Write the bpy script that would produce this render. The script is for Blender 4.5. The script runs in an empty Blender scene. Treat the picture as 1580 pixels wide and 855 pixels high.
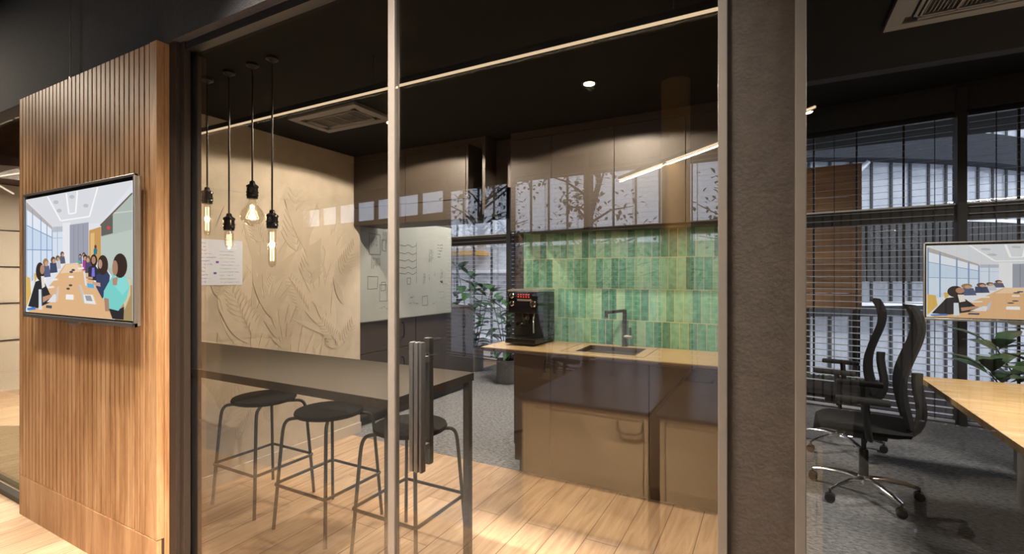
import bpy, bmesh, math, random
from mathutils import Vector, Matrix
R = math.radians
PI = math.pi
S = bpy.context.scene
COL = S.collection

# ------------------------------------------------------------------ camera, world, exposure
cam_d = bpy.data.cameras.new('camera')
cam_d.sensor_fit = 'HORIZONTAL'
cam_d.sensor_width = 36.0
cam_d.lens = 36.0 * 745 / 1580
cam_d.shift_y = -(425 - 427.5) / 1580 * -1
cam_d.clip_start = 0.01
cam = bpy.data.objects.new('camera', cam_d)
COL.objects.link(cam)
cam.location = (0, 0, 1.43)
cam.rotation_euler = (R(90), 0, R(28.232))
S.camera = cam
S.view_settings.view_transform = 'Standard'
S.view_settings.look = 'None'
S.view_settings.gamma = 1
S.view_settings.use_curve_mapping = False
S.view_settings.exposure = 0.0
S.cycles.max_bounces = 10
S.cycles.diffuse_bounces = 4
S.cycles.glossy_bounces = 5
S.cycles.transparent_max_bounces = 40
S.cycles.transmission_bounces = 8
S.cycles.caustics_reflective = False
S.cycles.caustics_refractive = False
S.cycles.sample_clamp_indirect = 6
S.cycles.use_denoising = True

W = bpy.data.worlds.new('daylight')
S.world = W
W.use_nodes = True
bg = W.node_tree.nodes['Background']
bg.inputs[0].default_value = (0.74, 0.82, 1.0, 1)
bg.inputs[1].default_value = 2.4


def spot(name, loc, energy, color, size, blend=0.15, radius=0.03, aim=(0, 0, -1)):
    d = bpy.data.lights.new(name, 'SPOT')
    d.energy = energy; d.color = color; d.spot_size = R(size); d.spot_blend = blend; d.shadow_soft_size = radius
    o = bpy.data.objects.new(name, d); COL.objects.link(o); o.location = loc
    o.rotation_euler = Vector(aim).to_track_quat('-Z', 'Y').to_euler()
    return o


def area(name, loc, energy, color, sx, sy, rot=(0, 0, 0)):
    d = bpy.data.lights.new(name, 'AREA')
    d.shape = 'RECTANGLE'; d.size = sx; d.size_y = sy; d.energy = energy; d.color = color
    o = bpy.data.objects.new(name, d); COL.objects.link(o); o.location = loc; o.rotation_euler = rot
    return o


WARM = (1.0, 0.83, 0.64)
sun_d = bpy.data.lights.new('sun', 'SUN'); sun_d.energy = 2.2; sun_d.angle = R(6); sun_d.color = (1.0, 0.96, 0.9)
sun = bpy.data.objects.new('sun', sun_d); COL.objects.link(sun); sun.rotation_euler = Vector((-0.85, 0.35, -0.75)).to_track_quat('-Z', 'Y').to_euler()
# hall ceiling downlights that wash the slatted panel and the floor
for i, x in enumerate((-3.9, -3.2, -2.5)):
    spot('hall_spot', (x, 0.60, 3.16), 52, WARM, 64, 0.35, 0.03)
hl = area('hall_ceiling_line', (-1.15, 0.83, 3.17), 235, (1.0, 0.86, 0.72), 1.5, 0.05)
hl.data.spread = R(62)
fl = area('hall_floor_wash', (-3.4, 0.55, 3.17), 20, (1.0, 0.92, 0.82), 2.6, 0.05)
fl.data.spread = R(50)
area('hall_right_fill', (2.3, 0.62, 3.17), 80, (1.0, 0.88, 0.72), 1.6, 0.05)  # added fill with no fixture, brightens the chair mirrored at bottom right
# added fill light without a fixture, brightens the meeting table and room
ml = area('meeting_room_fill', (1.7, 2.9, 2.49), 95, (1.0, 0.93, 0.84), 0.9, 0.3)
area('rear_office_fill', (-2.6, 4.7, 3.2), 130, (1.0, 0.90, 0.78), 0.6, 0.6)  # unseen lamp added to light the whiteboard and the rear carpet
# light reaching the side room at the far left
area('side_room_light', (-6.3, 2.6, 2.45), 190, (1.0, 0.86, 0.68), 1.6, 1.6)
area('side_room_entry_light', (-5.6, 0.4, 3.17), 45, (1.0, 0.86, 0.68), 1.0, 0.3)

# ------------------------------------------------------------------ material helpers
MATS = {}


def mat(name, color, rough=0.6, metal=0.0, noise=0.0, nscale=20, bump=0.0, bscale=60, spec=0.5, stretch=None, color2=None, coat=0):
    if name in MATS: return MATS[name]
    m = bpy.data.materials.new(name); m.use_nodes = True
    nt = m.node_tree; b = nt.nodes['Principled BSDF']
    b.inputs['Base Color'].default_value = (*color, 1)
    b.inputs['Roughness'].default_value = rough
    b.inputs['Metallic'].default_value = metal
    b.inputs['Specular IOR Level'].default_value = spec
    b.inputs['Coat Weight'].default_value = coat
    tc = nt.nodes.new('ShaderNodeTexCoord')
    mp = nt.nodes.new('ShaderNodeMapping'); nt.links.new(tc.outputs['Object'], mp.inputs[0])
    if stretch: mp.inputs['Scale'].default_value = stretch
    if noise > 0 or color2:
        n = nt.nodes.new('ShaderNodeTexNoise'); n.inputs['Scale'].default_value = nscale
        n.inputs['Detail'].default_value = 5; n.inputs['Roughness'].default_value = 0.65
        nt.links.new(mp.outputs[0], n.inputs['Vector'])
        r = nt.nodes.new('ShaderNodeValToRGB')
        c2 = color2 if color2 else tuple(min(1, c * (1 + noise)) for c in color)
        c1 = color if color2 else tuple(c * (1 - noise) for c in color)
        r.color_ramp.elements[0].position = 0.3; r.color_ramp.elements[1].position = 0.7
        r.color_ramp.elements[0].color = (*c1, 1); r.color_ramp.elements[1].color = (*c2, 1)
        nt.links.new(n.outputs['Fac'], r.inputs[0]); nt.links.new(r.outputs[0], b.inputs['Base Color'])
    if bump > 0:
        n2 = nt.nodes.new('ShaderNodeTexNoise'); n2.inputs['Scale'].default_value = bscale; n2.inputs['Detail'].default_value = 4
        nt.links.new(mp.outputs[0], n2.inputs['Vector'])
        bp = nt.nodes.new('ShaderNodeBump'); bp.inputs['Strength'].default_value = bump; bp.inputs['Distance'].default_value = 0.01
        nt.links.new(n2.outputs['Fac'], bp.inputs['Height']); nt.links.new(bp.outputs[0], b.inputs['Normal'])
    MATS[name] = m
    return m


def emit(name, color, strength):
    if name in MATS: return MATS[name]
    m = bpy.data.materials.new(name); m.use_nodes = True
    nt = m.node_tree; nt.nodes.clear()
    e = nt.nodes.new('ShaderNodeEmission'); e.inputs[0].default_value = (*color, 1); e.inputs[1].default_value = strength
    o = nt.nodes.new('ShaderNodeOutputMaterial'); nt.links.new(e.outputs[0], o.inputs[0])
    MATS[name] = m
    return m


def glass_mat(name, tint, f0):
    """thin architectural glass: tinted see-through plus a sharp reflection that grows towards grazing"""
    m = bpy.data.materials.new(name); m.use_nodes = True
    nt = m.node_tree; nt.nodes.clear()
    out = nt.nodes.new('ShaderNodeOutputMaterial')
    mix = nt.nodes.new('ShaderNodeMixShader')
    tr = nt.nodes.new('ShaderNodeBsdfTransparent'); tr.inputs[0].default_value = (*tint, 1)
    gl = nt.nodes.new('ShaderNodeBsdfGlossy'); gl.inputs['Roughness'].default_value = 0.0
    gl.inputs['Color'].default_value = (1, 1, 1, 1)
    g = nt.nodes.new('ShaderNodeNewGeometry')
    dot = nt.nodes.new('ShaderNodeVectorMath'); dot.operation = 'DOT_PRODUCT'
    nt.links.new(g.outputs['Incoming'], dot.inputs[0]); nt.links.new(g.outputs['Normal'], dot.inputs[1])
    ab = nt.nodes.new('ShaderNodeMath'); ab.operation = 'ABSOLUTE'; nt.links.new(dot.outputs['Value'], ab.inputs[0])
    om = nt.nodes.new('ShaderNodeMath'); om.operation = 'SUBTRACT'; om.inputs[0].default_value = 1; om.use_clamp = True
    nt.links.new(ab.outputs[0], om.inputs[1])
    pw = nt.nodes.new('ShaderNodeMath'); pw.operation = 'POWER'; pw.inputs[1].default_value = 5; nt.links.new(om.outputs[0], pw.inputs[0])
    ma = nt.nodes.new('ShaderNodeMath'); ma.operation = 'MULTIPLY_ADD'; ma.inputs[1].default_value = 1 - f0; ma.inputs[2].default_value = f0
    nt.links.new(pw.outputs[0], ma.inputs[0])
    nt.links.new(ma.outputs[0], mix.inputs[0]); nt.links.new(tr.outputs[0], mix.inputs[1]); nt.links.new(gl.outputs[0], mix.inputs[2])
    nt.links.new(mix.outputs[0], out.inputs[0])
    MATS[name] = m
    return m


M_GLASS = glass_mat('partition_glass', (0.96, 0.955, 0.94), 0.075)
M_PANE = glass_mat('window_glass', (0.97, 0.98, 0.98), 0.02)
M_BULB = glass_mat('bulb_glass', (0.97, 0.94, 0.88), 0.13)


def wood_mat(name, base, dark, light, scale=(6, 6, 0.6), rough=0.5, axis_x=False):
    m = bpy.data.materials.new(name); m.use_nodes = True
    nt = m.node_tree; b = nt.nodes['Principled BSDF']; b.inputs['Roughness'].default_value = rough
    tc = nt.nodes.new('ShaderNodeTexCoord'); mp = nt.nodes.new('ShaderNodeMapping'); mp.inputs['Scale'].default_value = scale
    nt.links.new(tc.outputs['Object'], mp.inputs[0])
    n = nt.nodes.new('ShaderNodeTexNoise'); n.inputs['Scale'].default_value = 3.2; n.inputs['Detail'].default_value = 6; n.inputs['Distortion'].default_value = 0.8
    nt.links.new(mp.outputs[0], n.inputs['Vector'])
    n2 = nt.nodes.new('ShaderNodeTexNoise'); n2.inputs['Scale'].default_value = 28; n2.inputs['Detail'].default_value = 3
    nt.links.new(mp.outputs[0], n2.inputs['Vector'])
    ad = nt.nodes.new('ShaderNodeMath'); ad.operation = 'MULTIPLY_ADD'; ad.inputs[1].default_value = 0.3
    nt.links.new(n2.outputs['Fac'], ad.inputs[0]); nt.links.new(n.outputs['Fac'], ad.inputs[2])
    r = nt.nodes.new('ShaderNodeValToRGB'); e = r.color_ramp.elements
    e[0].position = 0.42; e[0].color = (*dark, 1); e[1].position = 0.88; e[1].color = (*light, 1)
    x = r.color_ramp.elements.new(0.64); x.color = (*base, 1)
    nt.links.new(ad.outputs[0], r.inputs[0]); nt.links.new(r.outputs[0], b.inputs['Base Color'])
    MATS[name] = m
    return m


def floor_wood():
    m = bpy.data.materials.new('oak_plank_floor'); m.use_nodes = True
    nt = m.node_tree; b = nt.nodes['Principled BSDF']; b.inputs['Roughness'].default_value = 0.42
    tc = nt.nodes.new('ShaderNodeTexCoord')
    sx = nt.nodes.new('ShaderNodeSeparateXYZ'); nt.links.new(tc.outputs['Object'], sx.inputs[0])
    cb = nt.nodes.new('ShaderNodeCombineXYZ'); nt.links.new(sx.outputs['Y'], cb.inputs['X']); nt.links.new(sx.outputs['X'], cb.inputs['Y'])
    br = nt.nodes.new('ShaderNodeTexBrick'); nt.links.new(cb.outputs[0], br.inputs['Vector'])
    br.inputs['Scale'].default_value = 1; br.inputs['Brick Width'].default_value = 1.25; br.inputs['Row Height'].default_value = 0.178
    br.inputs['Mortar Size'].default_value = 0.0022; br.offset = 0.37; br.inputs['Bias'].default_value = 0
    br.inputs['Color1'].default_value = (0.58, 0.405, 0.265, 1); br.inputs['Color2'].default_value = (0.68, 0.50, 0.345, 1)
    br.inputs['Mortar'].default_value = (0.16, 0.09, 0.05, 1)
    mp = nt.nodes.new('ShaderNodeMapping'); mp.inputs['Scale'].default_value = (9, 0.9, 1); nt.links.new(tc.outputs['Object'], mp.inputs[0])
    n = nt.nodes.new('ShaderNodeTexNoise'); n.inputs['Scale'].default_value = 2.5; n.inputs['Detail'].default_value = 7; n.inputs['Distortion'].default_value = 1.2
    nt.links.new(mp.outputs[0], n.inputs['Vector'])
    r = nt.nodes.new('ShaderNodeValToRGB'); r.color_ramp.elements[0].position = 0.3; r.color_ramp.elements[1].position = 0.72
    r.color_ramp.elements[0].color = (0.72, 0.66, 0.6, 1); r.color_ramp.elements[1].color = (1.12, 1.12, 1.1, 1)
    nt.links.new(n.outputs['Fac'], r.inputs[0])
    mu = nt.nodes.new('ShaderNodeMix'); mu.data_type = 'RGBA'; mu.blend_type = 'MULTIPLY'; mu.inputs[0].default_value = 1
    nt.links.new(br.outputs['Color'], mu.inputs[6]); nt.links.new(r.outputs[0], mu.inputs[7])
    nt.links.new(mu.outputs[2], b.inputs['Base Color'])
    return m


def tile_mat():
    m = bpy.data.materials.new('glazed_green_tile'); m.use_nodes = True
    nt = m.node_tree; b = nt.nodes['Principled BSDF']; b.inputs['Roughness'].default_value = 0.3

    def math_(op, a, c=None, d=None):
        n = nt.nodes.new('ShaderNodeMath'); n.operation = op
        for i, v in enumerate((a, c, d)):
            if v is None: continue
            if isinstance(v, (int, float)): n.inputs[i].default_value = v
            else: nt.links.new(v, n.inputs[i])
        return n.outputs[0]
    tc = nt.nodes.new('ShaderNodeTexCoord'); s = nt.nodes.new('ShaderNodeSeparateXYZ'); nt.links.new(tc.outputs['Object'], s.inputs[0])
    TW, TH = 0.0605, 0.236
    zr = math_('DIVIDE', math_('SUBTRACT', s.outputs['Z'], 0.855), TH)
    row = math_('FLOOR', zr)
    wn = nt.nodes.new('ShaderNodeTexWhiteNoise'); wn.noise_dimensions = '1D'; nt.links.new(row, wn.inputs['W'])
    xr = math_('ADD', math_('DIVIDE', s.outputs['X'], TW), wn.outputs['Value'])
    colu = math_('FLOOR', xr)
    fx = math_('FRACT', xr); fz = math_('FRACT', zr)
    ex = math_('LESS_THAN', math_('ABSOLUTE', math_('SUBTRACT', fx, 0.5)), 0.468)
    ez = math_('LESS_THAN', math_('ABSOLUTE', math_('SUBTRACT', fz, 0.5)), 0.490)
    inside = math_('MULTIPLY', ex, ez)
    cb = nt.nodes.new('ShaderNodeCombineXYZ'); nt.links.new(colu, cb.inputs[0]); nt.links.new(row, cb.inputs[1])
    w2 = nt.nodes.new('ShaderNodeTexWhiteNoise'); w2.noise_dimensions = '2D'; nt.links.new(cb.outputs[0], w2.inputs['Vector'])
    n = nt.nodes.new('ShaderNodeTexNoise'); n.inputs['Scale'].default_value = 26; n.inputs['Detail'].default_value = 5
    nt.links.new(tc.outputs['Object'], n.inputs['Vector'])
    v = math_('ADD', math_('MULTIPLY', w2.outputs['Value'], 0.72), math_('MULTIPLY', math_('SUBTRACT', n.outputs['Fac'], 0.36), 0.9))
    r = nt.nodes.new('ShaderNodeValToRGB'); e = r.color_ramp.elements
    e[0].position = 0.0; e[0].color = (0.04, 0.15, 0.115, 1); e[1].position = 1.0; e[1].color = (0.34, 0.50, 0.34, 1)
    for p, c in ((0.25, (0.08, 0.26, 0.185)), (0.5, (0.15, 0.38, 0.27)), (0.75, (0.24, 0.47, 0.34))):
        x = e.new(p); x.color = (*c, 1)
    nt.links.new(v, r.inputs[0])
    mx = nt.nodes.new('ShaderNodeMix'); mx.data_type = 'RGBA'; nt.links.new(inside, mx.inputs[0])
    mx.inputs[6].default_value = (0.50, 0.45, 0.26, 1); nt.links.new(r.outputs[0], mx.inputs[7])
    nt.links.new(mx.outputs[2], b.inputs['Base Color'])
    bp = nt.nodes.new('ShaderNodeBump'); bp.inputs['Strength'].default_value = 0.35; bp.inputs['Distance'].default_value = 0.004
    nt.links.new(math_('ADD', inside, math_('MULTIPLY', n.outputs['Fac'], 0.5)), bp.inputs['Height']); nt.links.new(bp.outputs[0], b.inputs['Normal'])
    return m


M_FLOOR = floor_wood()
M_TILE = tile_mat()
M_PANELWOOD = wood_mat('amber_veneer', (0.47, 0.265, 0.125), (0.29, 0.145, 0.06), (0.64, 0.405, 0.22), (5, 5, 0.5), 0.45)
M_GROOVE = mat('groove_shadow_wood', (0.03, 0.014, 0.007), 0.9, noise=0.2)
M_TABLEWOOD = wood_mat('honey_table_wood', (0.72, 0.47, 0.20), (0.62, 0.38, 0.15), (0.82, 0.58, 0.30), (1.2, 6, 6), 0.18)
M_CLAD = wood_mat('orange_cladding_wood', (0.68, 0.36, 0.18), (0.52, 0.25, 0.12), (0.8, 0.48, 0.26), (0.5, 5, 5), 0.6)
M_CARPET = mat('grey_carpet', (0.10, 0.105, 0.115), 0.95, color2=(0.46, 0.465, 0.48), nscale=30, bump=0.9, bscale=130, stretch=(1, 2.2, 1), spec=0.1)
M_OLIVE = mat('olive_carpet', (0.13, 0.11, 0.065), 0.95, color2=(0.22, 0.19, 0.12), nscale=40, bump=0.5, bscale=200, spec=0.1)
M_BEIGE = mat('beige_plaster', (0.58, 0.52, 0.425), 0.8, noise=0.12, nscale=5, bump=0.12, bscale=18)
M_LEAFA = mat('mural_leaf_pale', (0.62, 0.555, 0.455), 0.8, noise=0.05, nscale=9)
M_LEAFB = mat('mural_leaf_dark', (0.53, 0.47, 0.38), 0.8, noise=0.05, nscale=9)
M_BLACKCEIL = mat('black_ceiling_paint', (0.008, 0.0075, 0.0075), 0.9, spec=0.2, noise=0.15, nscale=60, bump=0.15, bscale=200)
M_BULK = mat('charcoal_bulkhead_paint', (0.016, 0.018, 0.023), 0.8, noise=0.2, nscale=30, bump=0.35, bscale=160)
M_COLUMN = mat('taupe_plaster_column', (0.034, 0.029, 0.025), 0.85, spec=0.2, noise=0.2, nscale=40, bump=0.12, bscale=110)
M_FRAME = mat('bronze_frame', (0.024, 0.018, 0.014), 0.6, spec=0.2, noise=0.1, nscale=50)
M_ALU = mat('satin_frame_metal', (0.10, 0.09, 0.08), 0.5, metal=0.2, noise=0.05)
M_BLACK = mat('black_powder_coat', (0.012, 0.012, 0.012), 0.45, noise=0.2, nscale=70)
M_BLACKGLOSS = mat('black_gloss', (0.008, 0.008, 0.009), 0.2, noise=0.1)
M_BROWN = mat('dark_brown_laminate', (0.055, 0.042, 0.034), 0.45, noise=0.08, nscale=40)
M_UPPER = mat('taupe_brown_laminate', (0.052, 0.042, 0.034), 0.5, noise=0.08, nscale=40)
M_SEAM = mat('black_joint', (0.006, 0.005, 0.005), 0.9, noise=0.1)
M_TABLETOP = mat('dark_bar_top', (0.024, 0.020, 0.016), 0.55, spec=0.2, noise=0.12, nscale=40)
M_WORK = mat('tan_worktop', (0.42, 0.31, 0.175), 0.4, noise=0.05, nscale=60)
M_TAN = mat('tan_laminate', (0.40, 0.29, 0.17), 0.5, noise=0.04, nscale=30)
M_WHITE = mat('white_gloss_board', (0.34, 0.36, 0.34), 0.3, noise=0.03, nscale=8)
M_INK = mat('black_marker', (0.03, 0.03, 0.03), 0.7, noise=0.05)
M_PAPER = mat('white_paper', (0.70, 0.78, 0.95), 0.8, noise=0.02)
M_SKIRT = mat('pale_skirting', (0.62, 0.56, 0.47), 0.55, noise=0.03)
M_PLASTIC = mat('grey_plastic', (0.22, 0.22, 0.225), 0.5, noise=0.04)
M_PLASTICD = mat('dark_grille', (0.02, 0.02, 0.02), 0.6, noise=0.1)
M_CHROME = mat('polished_chrome', (0.8, 0.8, 0.8), 0.12, metal=1.0, noise=0.02)
M_SILVER = mat('brushed_silver', (0.55, 0.54, 0.52), 0.32, metal=0.9, noise=0.03)
M_FABRIC = mat('charcoal_fabric', (0.012, 0.012, 0.013), 0.9, spec=0.2, noise=0.25, nscale=90, bump=0.3, bscale=250)
M_CHAIRPL = mat('chair_plastic', (0.018, 0.018, 0.018), 0.5, noise=0.1)
M_POT = mat('grey_fibre_pot', (0.21, 0.20, 0.19), 0.75, noise=0.12, nscale=30, bump=0.2)
M_SOIL = mat('potting_soil', (0.02, 0.014, 0.01), 0.95, noise=0.3, bump=0.6)
M_LEAF = mat('glossy_green_leaf', (0.020, 0.075, 0.022), 0.35, color2=(0.045, 0.13, 0.035), nscale=14)
M_STEM = mat('brown_stem', (0.05, 0.035, 0.02), 0.8, noise=0.2)
M_BRASS = mat('bronze_tap_metal', (0.10, 0.075, 0.05), 0.3, metal=0.8, noise=0.05)
M_SINK = mat('brown_composite_sink', (0.085, 0.068, 0.047), 0.45, noise=0.06)
M_STEEL = mat('steel_dark', (0.05, 0.05, 0.052), 0.35, metal=0.6, noise=0.1)
M_SLAT = mat('blind_slat_metal', (0.62, 0.64, 0.70), 0.4, metal=0.2, noise=0.03)
M_MULL = mat('dark_window_frame', (0.020, 0.020, 0.022), 0.5, noise=0.1)
M_EXTDARK = mat('dark_grey_parapet', (0.035, 0.038, 0.045), 0.9, spec=0.1, noise=0.15, nscale=20)
M_EXTGREY = mat('grey_render_wall', (0.5, 0.51, 0.54), 0.8, noise=0.12, nscale=3)
M_EXTLIGHT = mat('pale_render_wall', (0.6, 0.6, 0.62), 0.8, noise=0.1, nscale=3)
M_EXTGLASS = mat('tinted_facade_glass', (0.34, 0.36, 0.40), 0.12, noise=0.2, nscale=2, spec=0.8)
M_EXTWHITE = mat('white_sill', (0.75, 0.76, 0.8), 0.6, noise=0.03)
M_PAVE = mat('grey_paving', (0.5, 0.5, 0.52), 0.85, noise=0.15, nscale=6)
M_BARK = mat('grey_bark', (0.045, 0.04, 0.038), 0.9, noise=0.3, nscale=20, bump=0.5)
M_TREELEAF = mat('tree_leaf', (0.05, 0.06, 0.055), 0.7, color2=(0.10, 0.11, 0.095), nscale=3)
M_YELLOW = mat('mustard_panel', (0.45, 0.24, 0.03), 0.6, noise=0.05)
M_TILEWHITE = mat('cream_wall_panel', (0.66, 0.61, 0.52), 0.5, noise=0.04, nscale=5)
M_DARKWOOD = wood_mat('walnut_veneer', (0.075, 0.042, 0.024), (0.045, 0.025, 0.014), (0.11, 0.065, 0.038), (2, 2, 2), 0.5)
M_OCHRE = mat('ochre_column_paint', (0.52, 0.33, 0.10), 0.6, noise=0.1, nscale=30)
E_LED = emit('led_strip_warm', (1.0, 0.74, 0.48), 0.95)
E_LEDHALL = emit('led_strip_hall', (1.0, 0.74, 0.48), 7.0)
E_SPOT = emit('downlight_lens', (1.0, 0.78, 0.5), 25)
E_FIL = emit('glowing_filament', (1.0, 0.70, 0.38), 6)
E_LEDSIDE = emit('led_strip_side_room', (1.0, 0.86, 0.66), 1.6)

# ------------------------------------------------------------------ mesh helpers


def B(): return bmesh.new()


def box(bm, x0, y0, z0, x1, y1, z1, bev=0.0):
    if x1 < x0: x0, x1 = x1, x0
    if y1 < y0: y0, y1 = y1, y0
    if z1 < z0: z0, z1 = z1, z0
    vs = [bm.verts.new((x, y, z)) for x in (x0, x1) for y in (y0, y1) for z in (z0, z1)]
    fs = [(0, 1, 3, 2), (4, 6, 7, 5), (0, 4, 5, 1), (2, 3, 7, 6), (0, 2, 6, 4), (1, 5, 7, 3)]
    nf = [bm.faces.new([vs[i] for i in f]) for f in fs]
    if bev > 0:
        es = list({e for f in nf for e in f.edges})
        bmesh.ops.bevel(bm, geom=es, offset=bev, segments=2, affect='EDGES', profile=0.6)
    return bm


def prism(bm, pts, z0, z1):
    """extrude a plan polygon (x, y) between two heights"""
    lo = [bm.verts.new((x, y, z0)) for x, y in pts]; hi = [bm.verts.new((x, y, z1)) for x, y in pts]
    n = len(pts)
    bm.faces.new(lo[::-1]); bm.faces.new(hi)
    for i in range(n): bm.faces.new((lo[i], lo[(i + 1) % n], hi[(i + 1) % n], hi[i]))
    return bm


def lathe(bm, prof, cx=0, cy=0, n=24, cap=True, axis='Z', base=(0, 0, 0)):
    rings = []
    for r, z in prof:
        ring = []
        for i in range(n):
            a = 2 * PI * i / n
            p = (r * math.cos(a), r * math.sin(a), z)
            if axis == 'Y': p = (p[0], p[2], p[1])
            if axis == 'X': p = (p[2], p[0], p[1])
            ring.append(bm.verts.new((p[0] + cx + base[0], p[1] + cy + base[1], p[2] + base[2])))
        rings.append(ring)
    for a, b in zip(rings, rings[1:]):
        for i in range(n): bm.faces.new((a[i], a[(i + 1) % n], b[(i + 1) % n], b[i]))
    if cap:
        bm.faces.new(rings[0][::-1]); bm.faces.new(rings[-1])
    return bm


def smooth_path(pts, it=2, closed=False):
    pts = [Vector(p) for p in pts]
    for _ in range(it):
        out = []
        n = len(pts)
        rng = range(n if closed else n - 1)
        if not closed: out.append(pts[0])
        for i in rng:
            a, b = pts[i], pts[(i + 1) % n]
            out.append(a * 0.75 + b * 0.25); out.append(a * 0.25 + b * 0.75)
        if not closed: out.append(pts[-1])
        pts = out
    return pts


def tube(bm, pts, r, n=8, closed=False, rad=None, flat=1.0):
    pts = [Vector(p) for p in pts]
    m = len(pts)
    rings = []
    up = None
    for i, p in enumerate(pts):
        if closed: t = (pts[(i + 1) % m] - pts[i - 1]).normalized()
        else: t = (pts[min(i + 1, m - 1)] - pts[max(i - 1, 0)]).normalized()
        if up is None:
            up = t.orthogonal().normalized()
        up = (up - t * up.dot(t))
        up = up.normalized() if up.length > 1e-6 else t.orthogonal().normalized()
        s = t.cross(up)
        rr = rad[i] if rad else r
        rings.append([bm.verts.new(p + up * (rr * math.cos(2 * PI * k / n)) + s * (rr * flat * math.sin(2 * PI * k / n))) for k in range(n)])
    seq = list(zip(rings, rings[1:]))
    if closed: seq.append((rings[-1], rings[0]))
    for a, b in seq:
        for k in range(n): bm.faces.new((a[k], a[(k + 1) % n], b[(k + 1) % n], b[k]))
    if not closed:
        bm.faces.new(rings[0][::-1]); bm.faces.new(rings[-1])
    return bm


def obj(name, bm, m, parent=None, smooth=False, mats=None):
    bmesh.ops.recalc_face_normals(bm, faces=bm.faces)
    me = bpy.data.meshes.new(name)
    if parent is not None:
        p = parent
        off = Vector((0, 0, 0))
        q = parent
        while q is not None:
            off += Vector(q.get('_off', (0, 0, 0))); q = None
        if off.length > 0: bmesh.ops.translate(bm, verts=bm.verts, vec=-off)
    bm.to_mesh(me); bm.free()
    o = bpy.data.objects.new(name, me); COL.objects.link(o)
    for mm in (mats or [m]): me.materials.append(mm)
    if smooth:
        for f in me.polygons: f.use_smooth = True
        try: me.set_sharp_from_angle(angle=R(40))
        except Exception: pass
    if parent is not None:
        o.parent = parent
        if '_off' in parent.keys(): o['_off'] = tuple(parent['_off'])
    return o


def thing(name, label, cat, loc=(0, 0, 0), rz=0, group=None, world=True):
    """Empty at the base; when world is True its parts are given in room coordinates"""
    o = bpy.data.objects.new(name, None); COL.objects.link(o)
    o.empty_display_size = 0.1
    o.location = loc; o.rotation_euler = (0, 0, rz)
    if world: o['_off'] = tuple(loc)
    o['label'] = label; o['category'] = cat
    if group: o['group'] = group
    return o


def tag(o, label, cat, group=None, kind=None):
    o['label'] = label; o['category'] = cat
    if group: o['group'] = group
    if kind: o['kind'] = kind
    return o


def struct(name, bm, m, parent=None, smooth=False):
    o = obj(name, bm, m, parent, smooth)
    if parent is None: o['kind'] = 'structure'
    return o


def dup(root, loc, rz, label=None, group=None):
    r = root.copy(); COL.objects.link(r); r.location = loc; r.rotation_euler = (0, 0, rz)
    if label: r['label'] = label
    if group: r['group'] = group
    for ch in list(root.children):
        c = ch.copy(); COL.objects.link(c); c.parent = r
        for g in ch.children:
            d = g.copy(); COL.objects.link(d); d.parent = c
    return r


def bx(x0, y0, z0, x1, y1, z1, bev=0.0): return box(B(), x0, y0, z0, x1, y1, z1, bev)


YG = 1.25                # the glass line
CEIL = 2.50              # kitchen and meeting soffit
HC = 3.20                # hall ceiling


def mir(y): return 2 * YG - y


# ------------------------------------------------------------------ floor
bm = B(); prism(bm, [(-10, 0.2), (0.0, 0.2), (0.0, 3.135), (-3.9, 3.135), (-3.9, 1.25), (-10, 1.25)], -0.05, 0.0)
struct('floor', bm, M_FLOOR)
struct('floor_side_room', bx(-10, 1.25, -0.05, -3.9, 7.9, 0.0), M_FLOOR)
bm = B(); prism(bm, [(0.0, 1.2), (4.2, 1.2), (4.2, 5.63), (-3.9, 6.905), (-3.9, 3.135), (0.0, 3.135)], -0.05, 0.002)
struct('floor_carpet', bm, M_CARPET)
bm = B(); prism(bm, [(-10, -5.4), (4.2, -3.1), (4.2, 1.2), (0.0, 1.2), (0.0, 0.2), (-10, 0.2)], -0.05, 0.001)
struct('floor_hall_carpet', bm, M_CARPET)
bm = B(); prism(bm, [(-5.2 + 1.5 * math.cos(a) * 1.0, 1.28 + 0.75 * math.sin(a)) for a in [PI * i / 24 for i in range(25)]], 0.0, 0.012)
tag(obj('round_rug', bm, M_OLIVE), 'olive brown rug with a curved edge on the floor behind the far left glass', 'rug')
struct('trim_1', bx(-10, 1.20, 0, -3.98, 1.24, 0.035), M_BLACK)
struct('trim_2', bx(-2.42, 1.225, 0, -0.10, 1.275, 0.02), M_BLACK)

# ------------------------------------------------------------------ ceilings, bulkhead, walls
struct('ceiling', bx(-3.42, 1.28, CEIL, 0.0, 3.56, 3.25), M_BLACKCEIL)
struct('ceiling_meeting_soffit', bx(0.0, 1.28, CEIL, 4.2, 3.12, 3.25), M_BLACKCEIL)
struct('ceiling_beam', bx(0.0, 3.62, 2.82, 4.2, 3.92, 3.25), M_BULK)
struct('ceiling_beam_far', bx(0.0, 4.6, 3.02, 4.2, 4.75, 3.25), M_BULK)
struct('ceiling_rear', bx(-10.2, 1.28, 3.25, 4.4, 8.3, 3.35), M_BLACKCEIL)
struct('ceiling_hall', bx(-10.2, -5.6, HC, 4.4, 1.3, HC + 0.1), M_BLACKCEIL)
struct('wall_bulkhead', bx(-10.2, 1.19, 2.49, 4.4, 1.29, HC + 0.05), M_BULK)
struct('trim_3', bx(-3.96, 1.23, 2.455, 4.2, 1.275, 2.49), M_BLACK)
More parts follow.
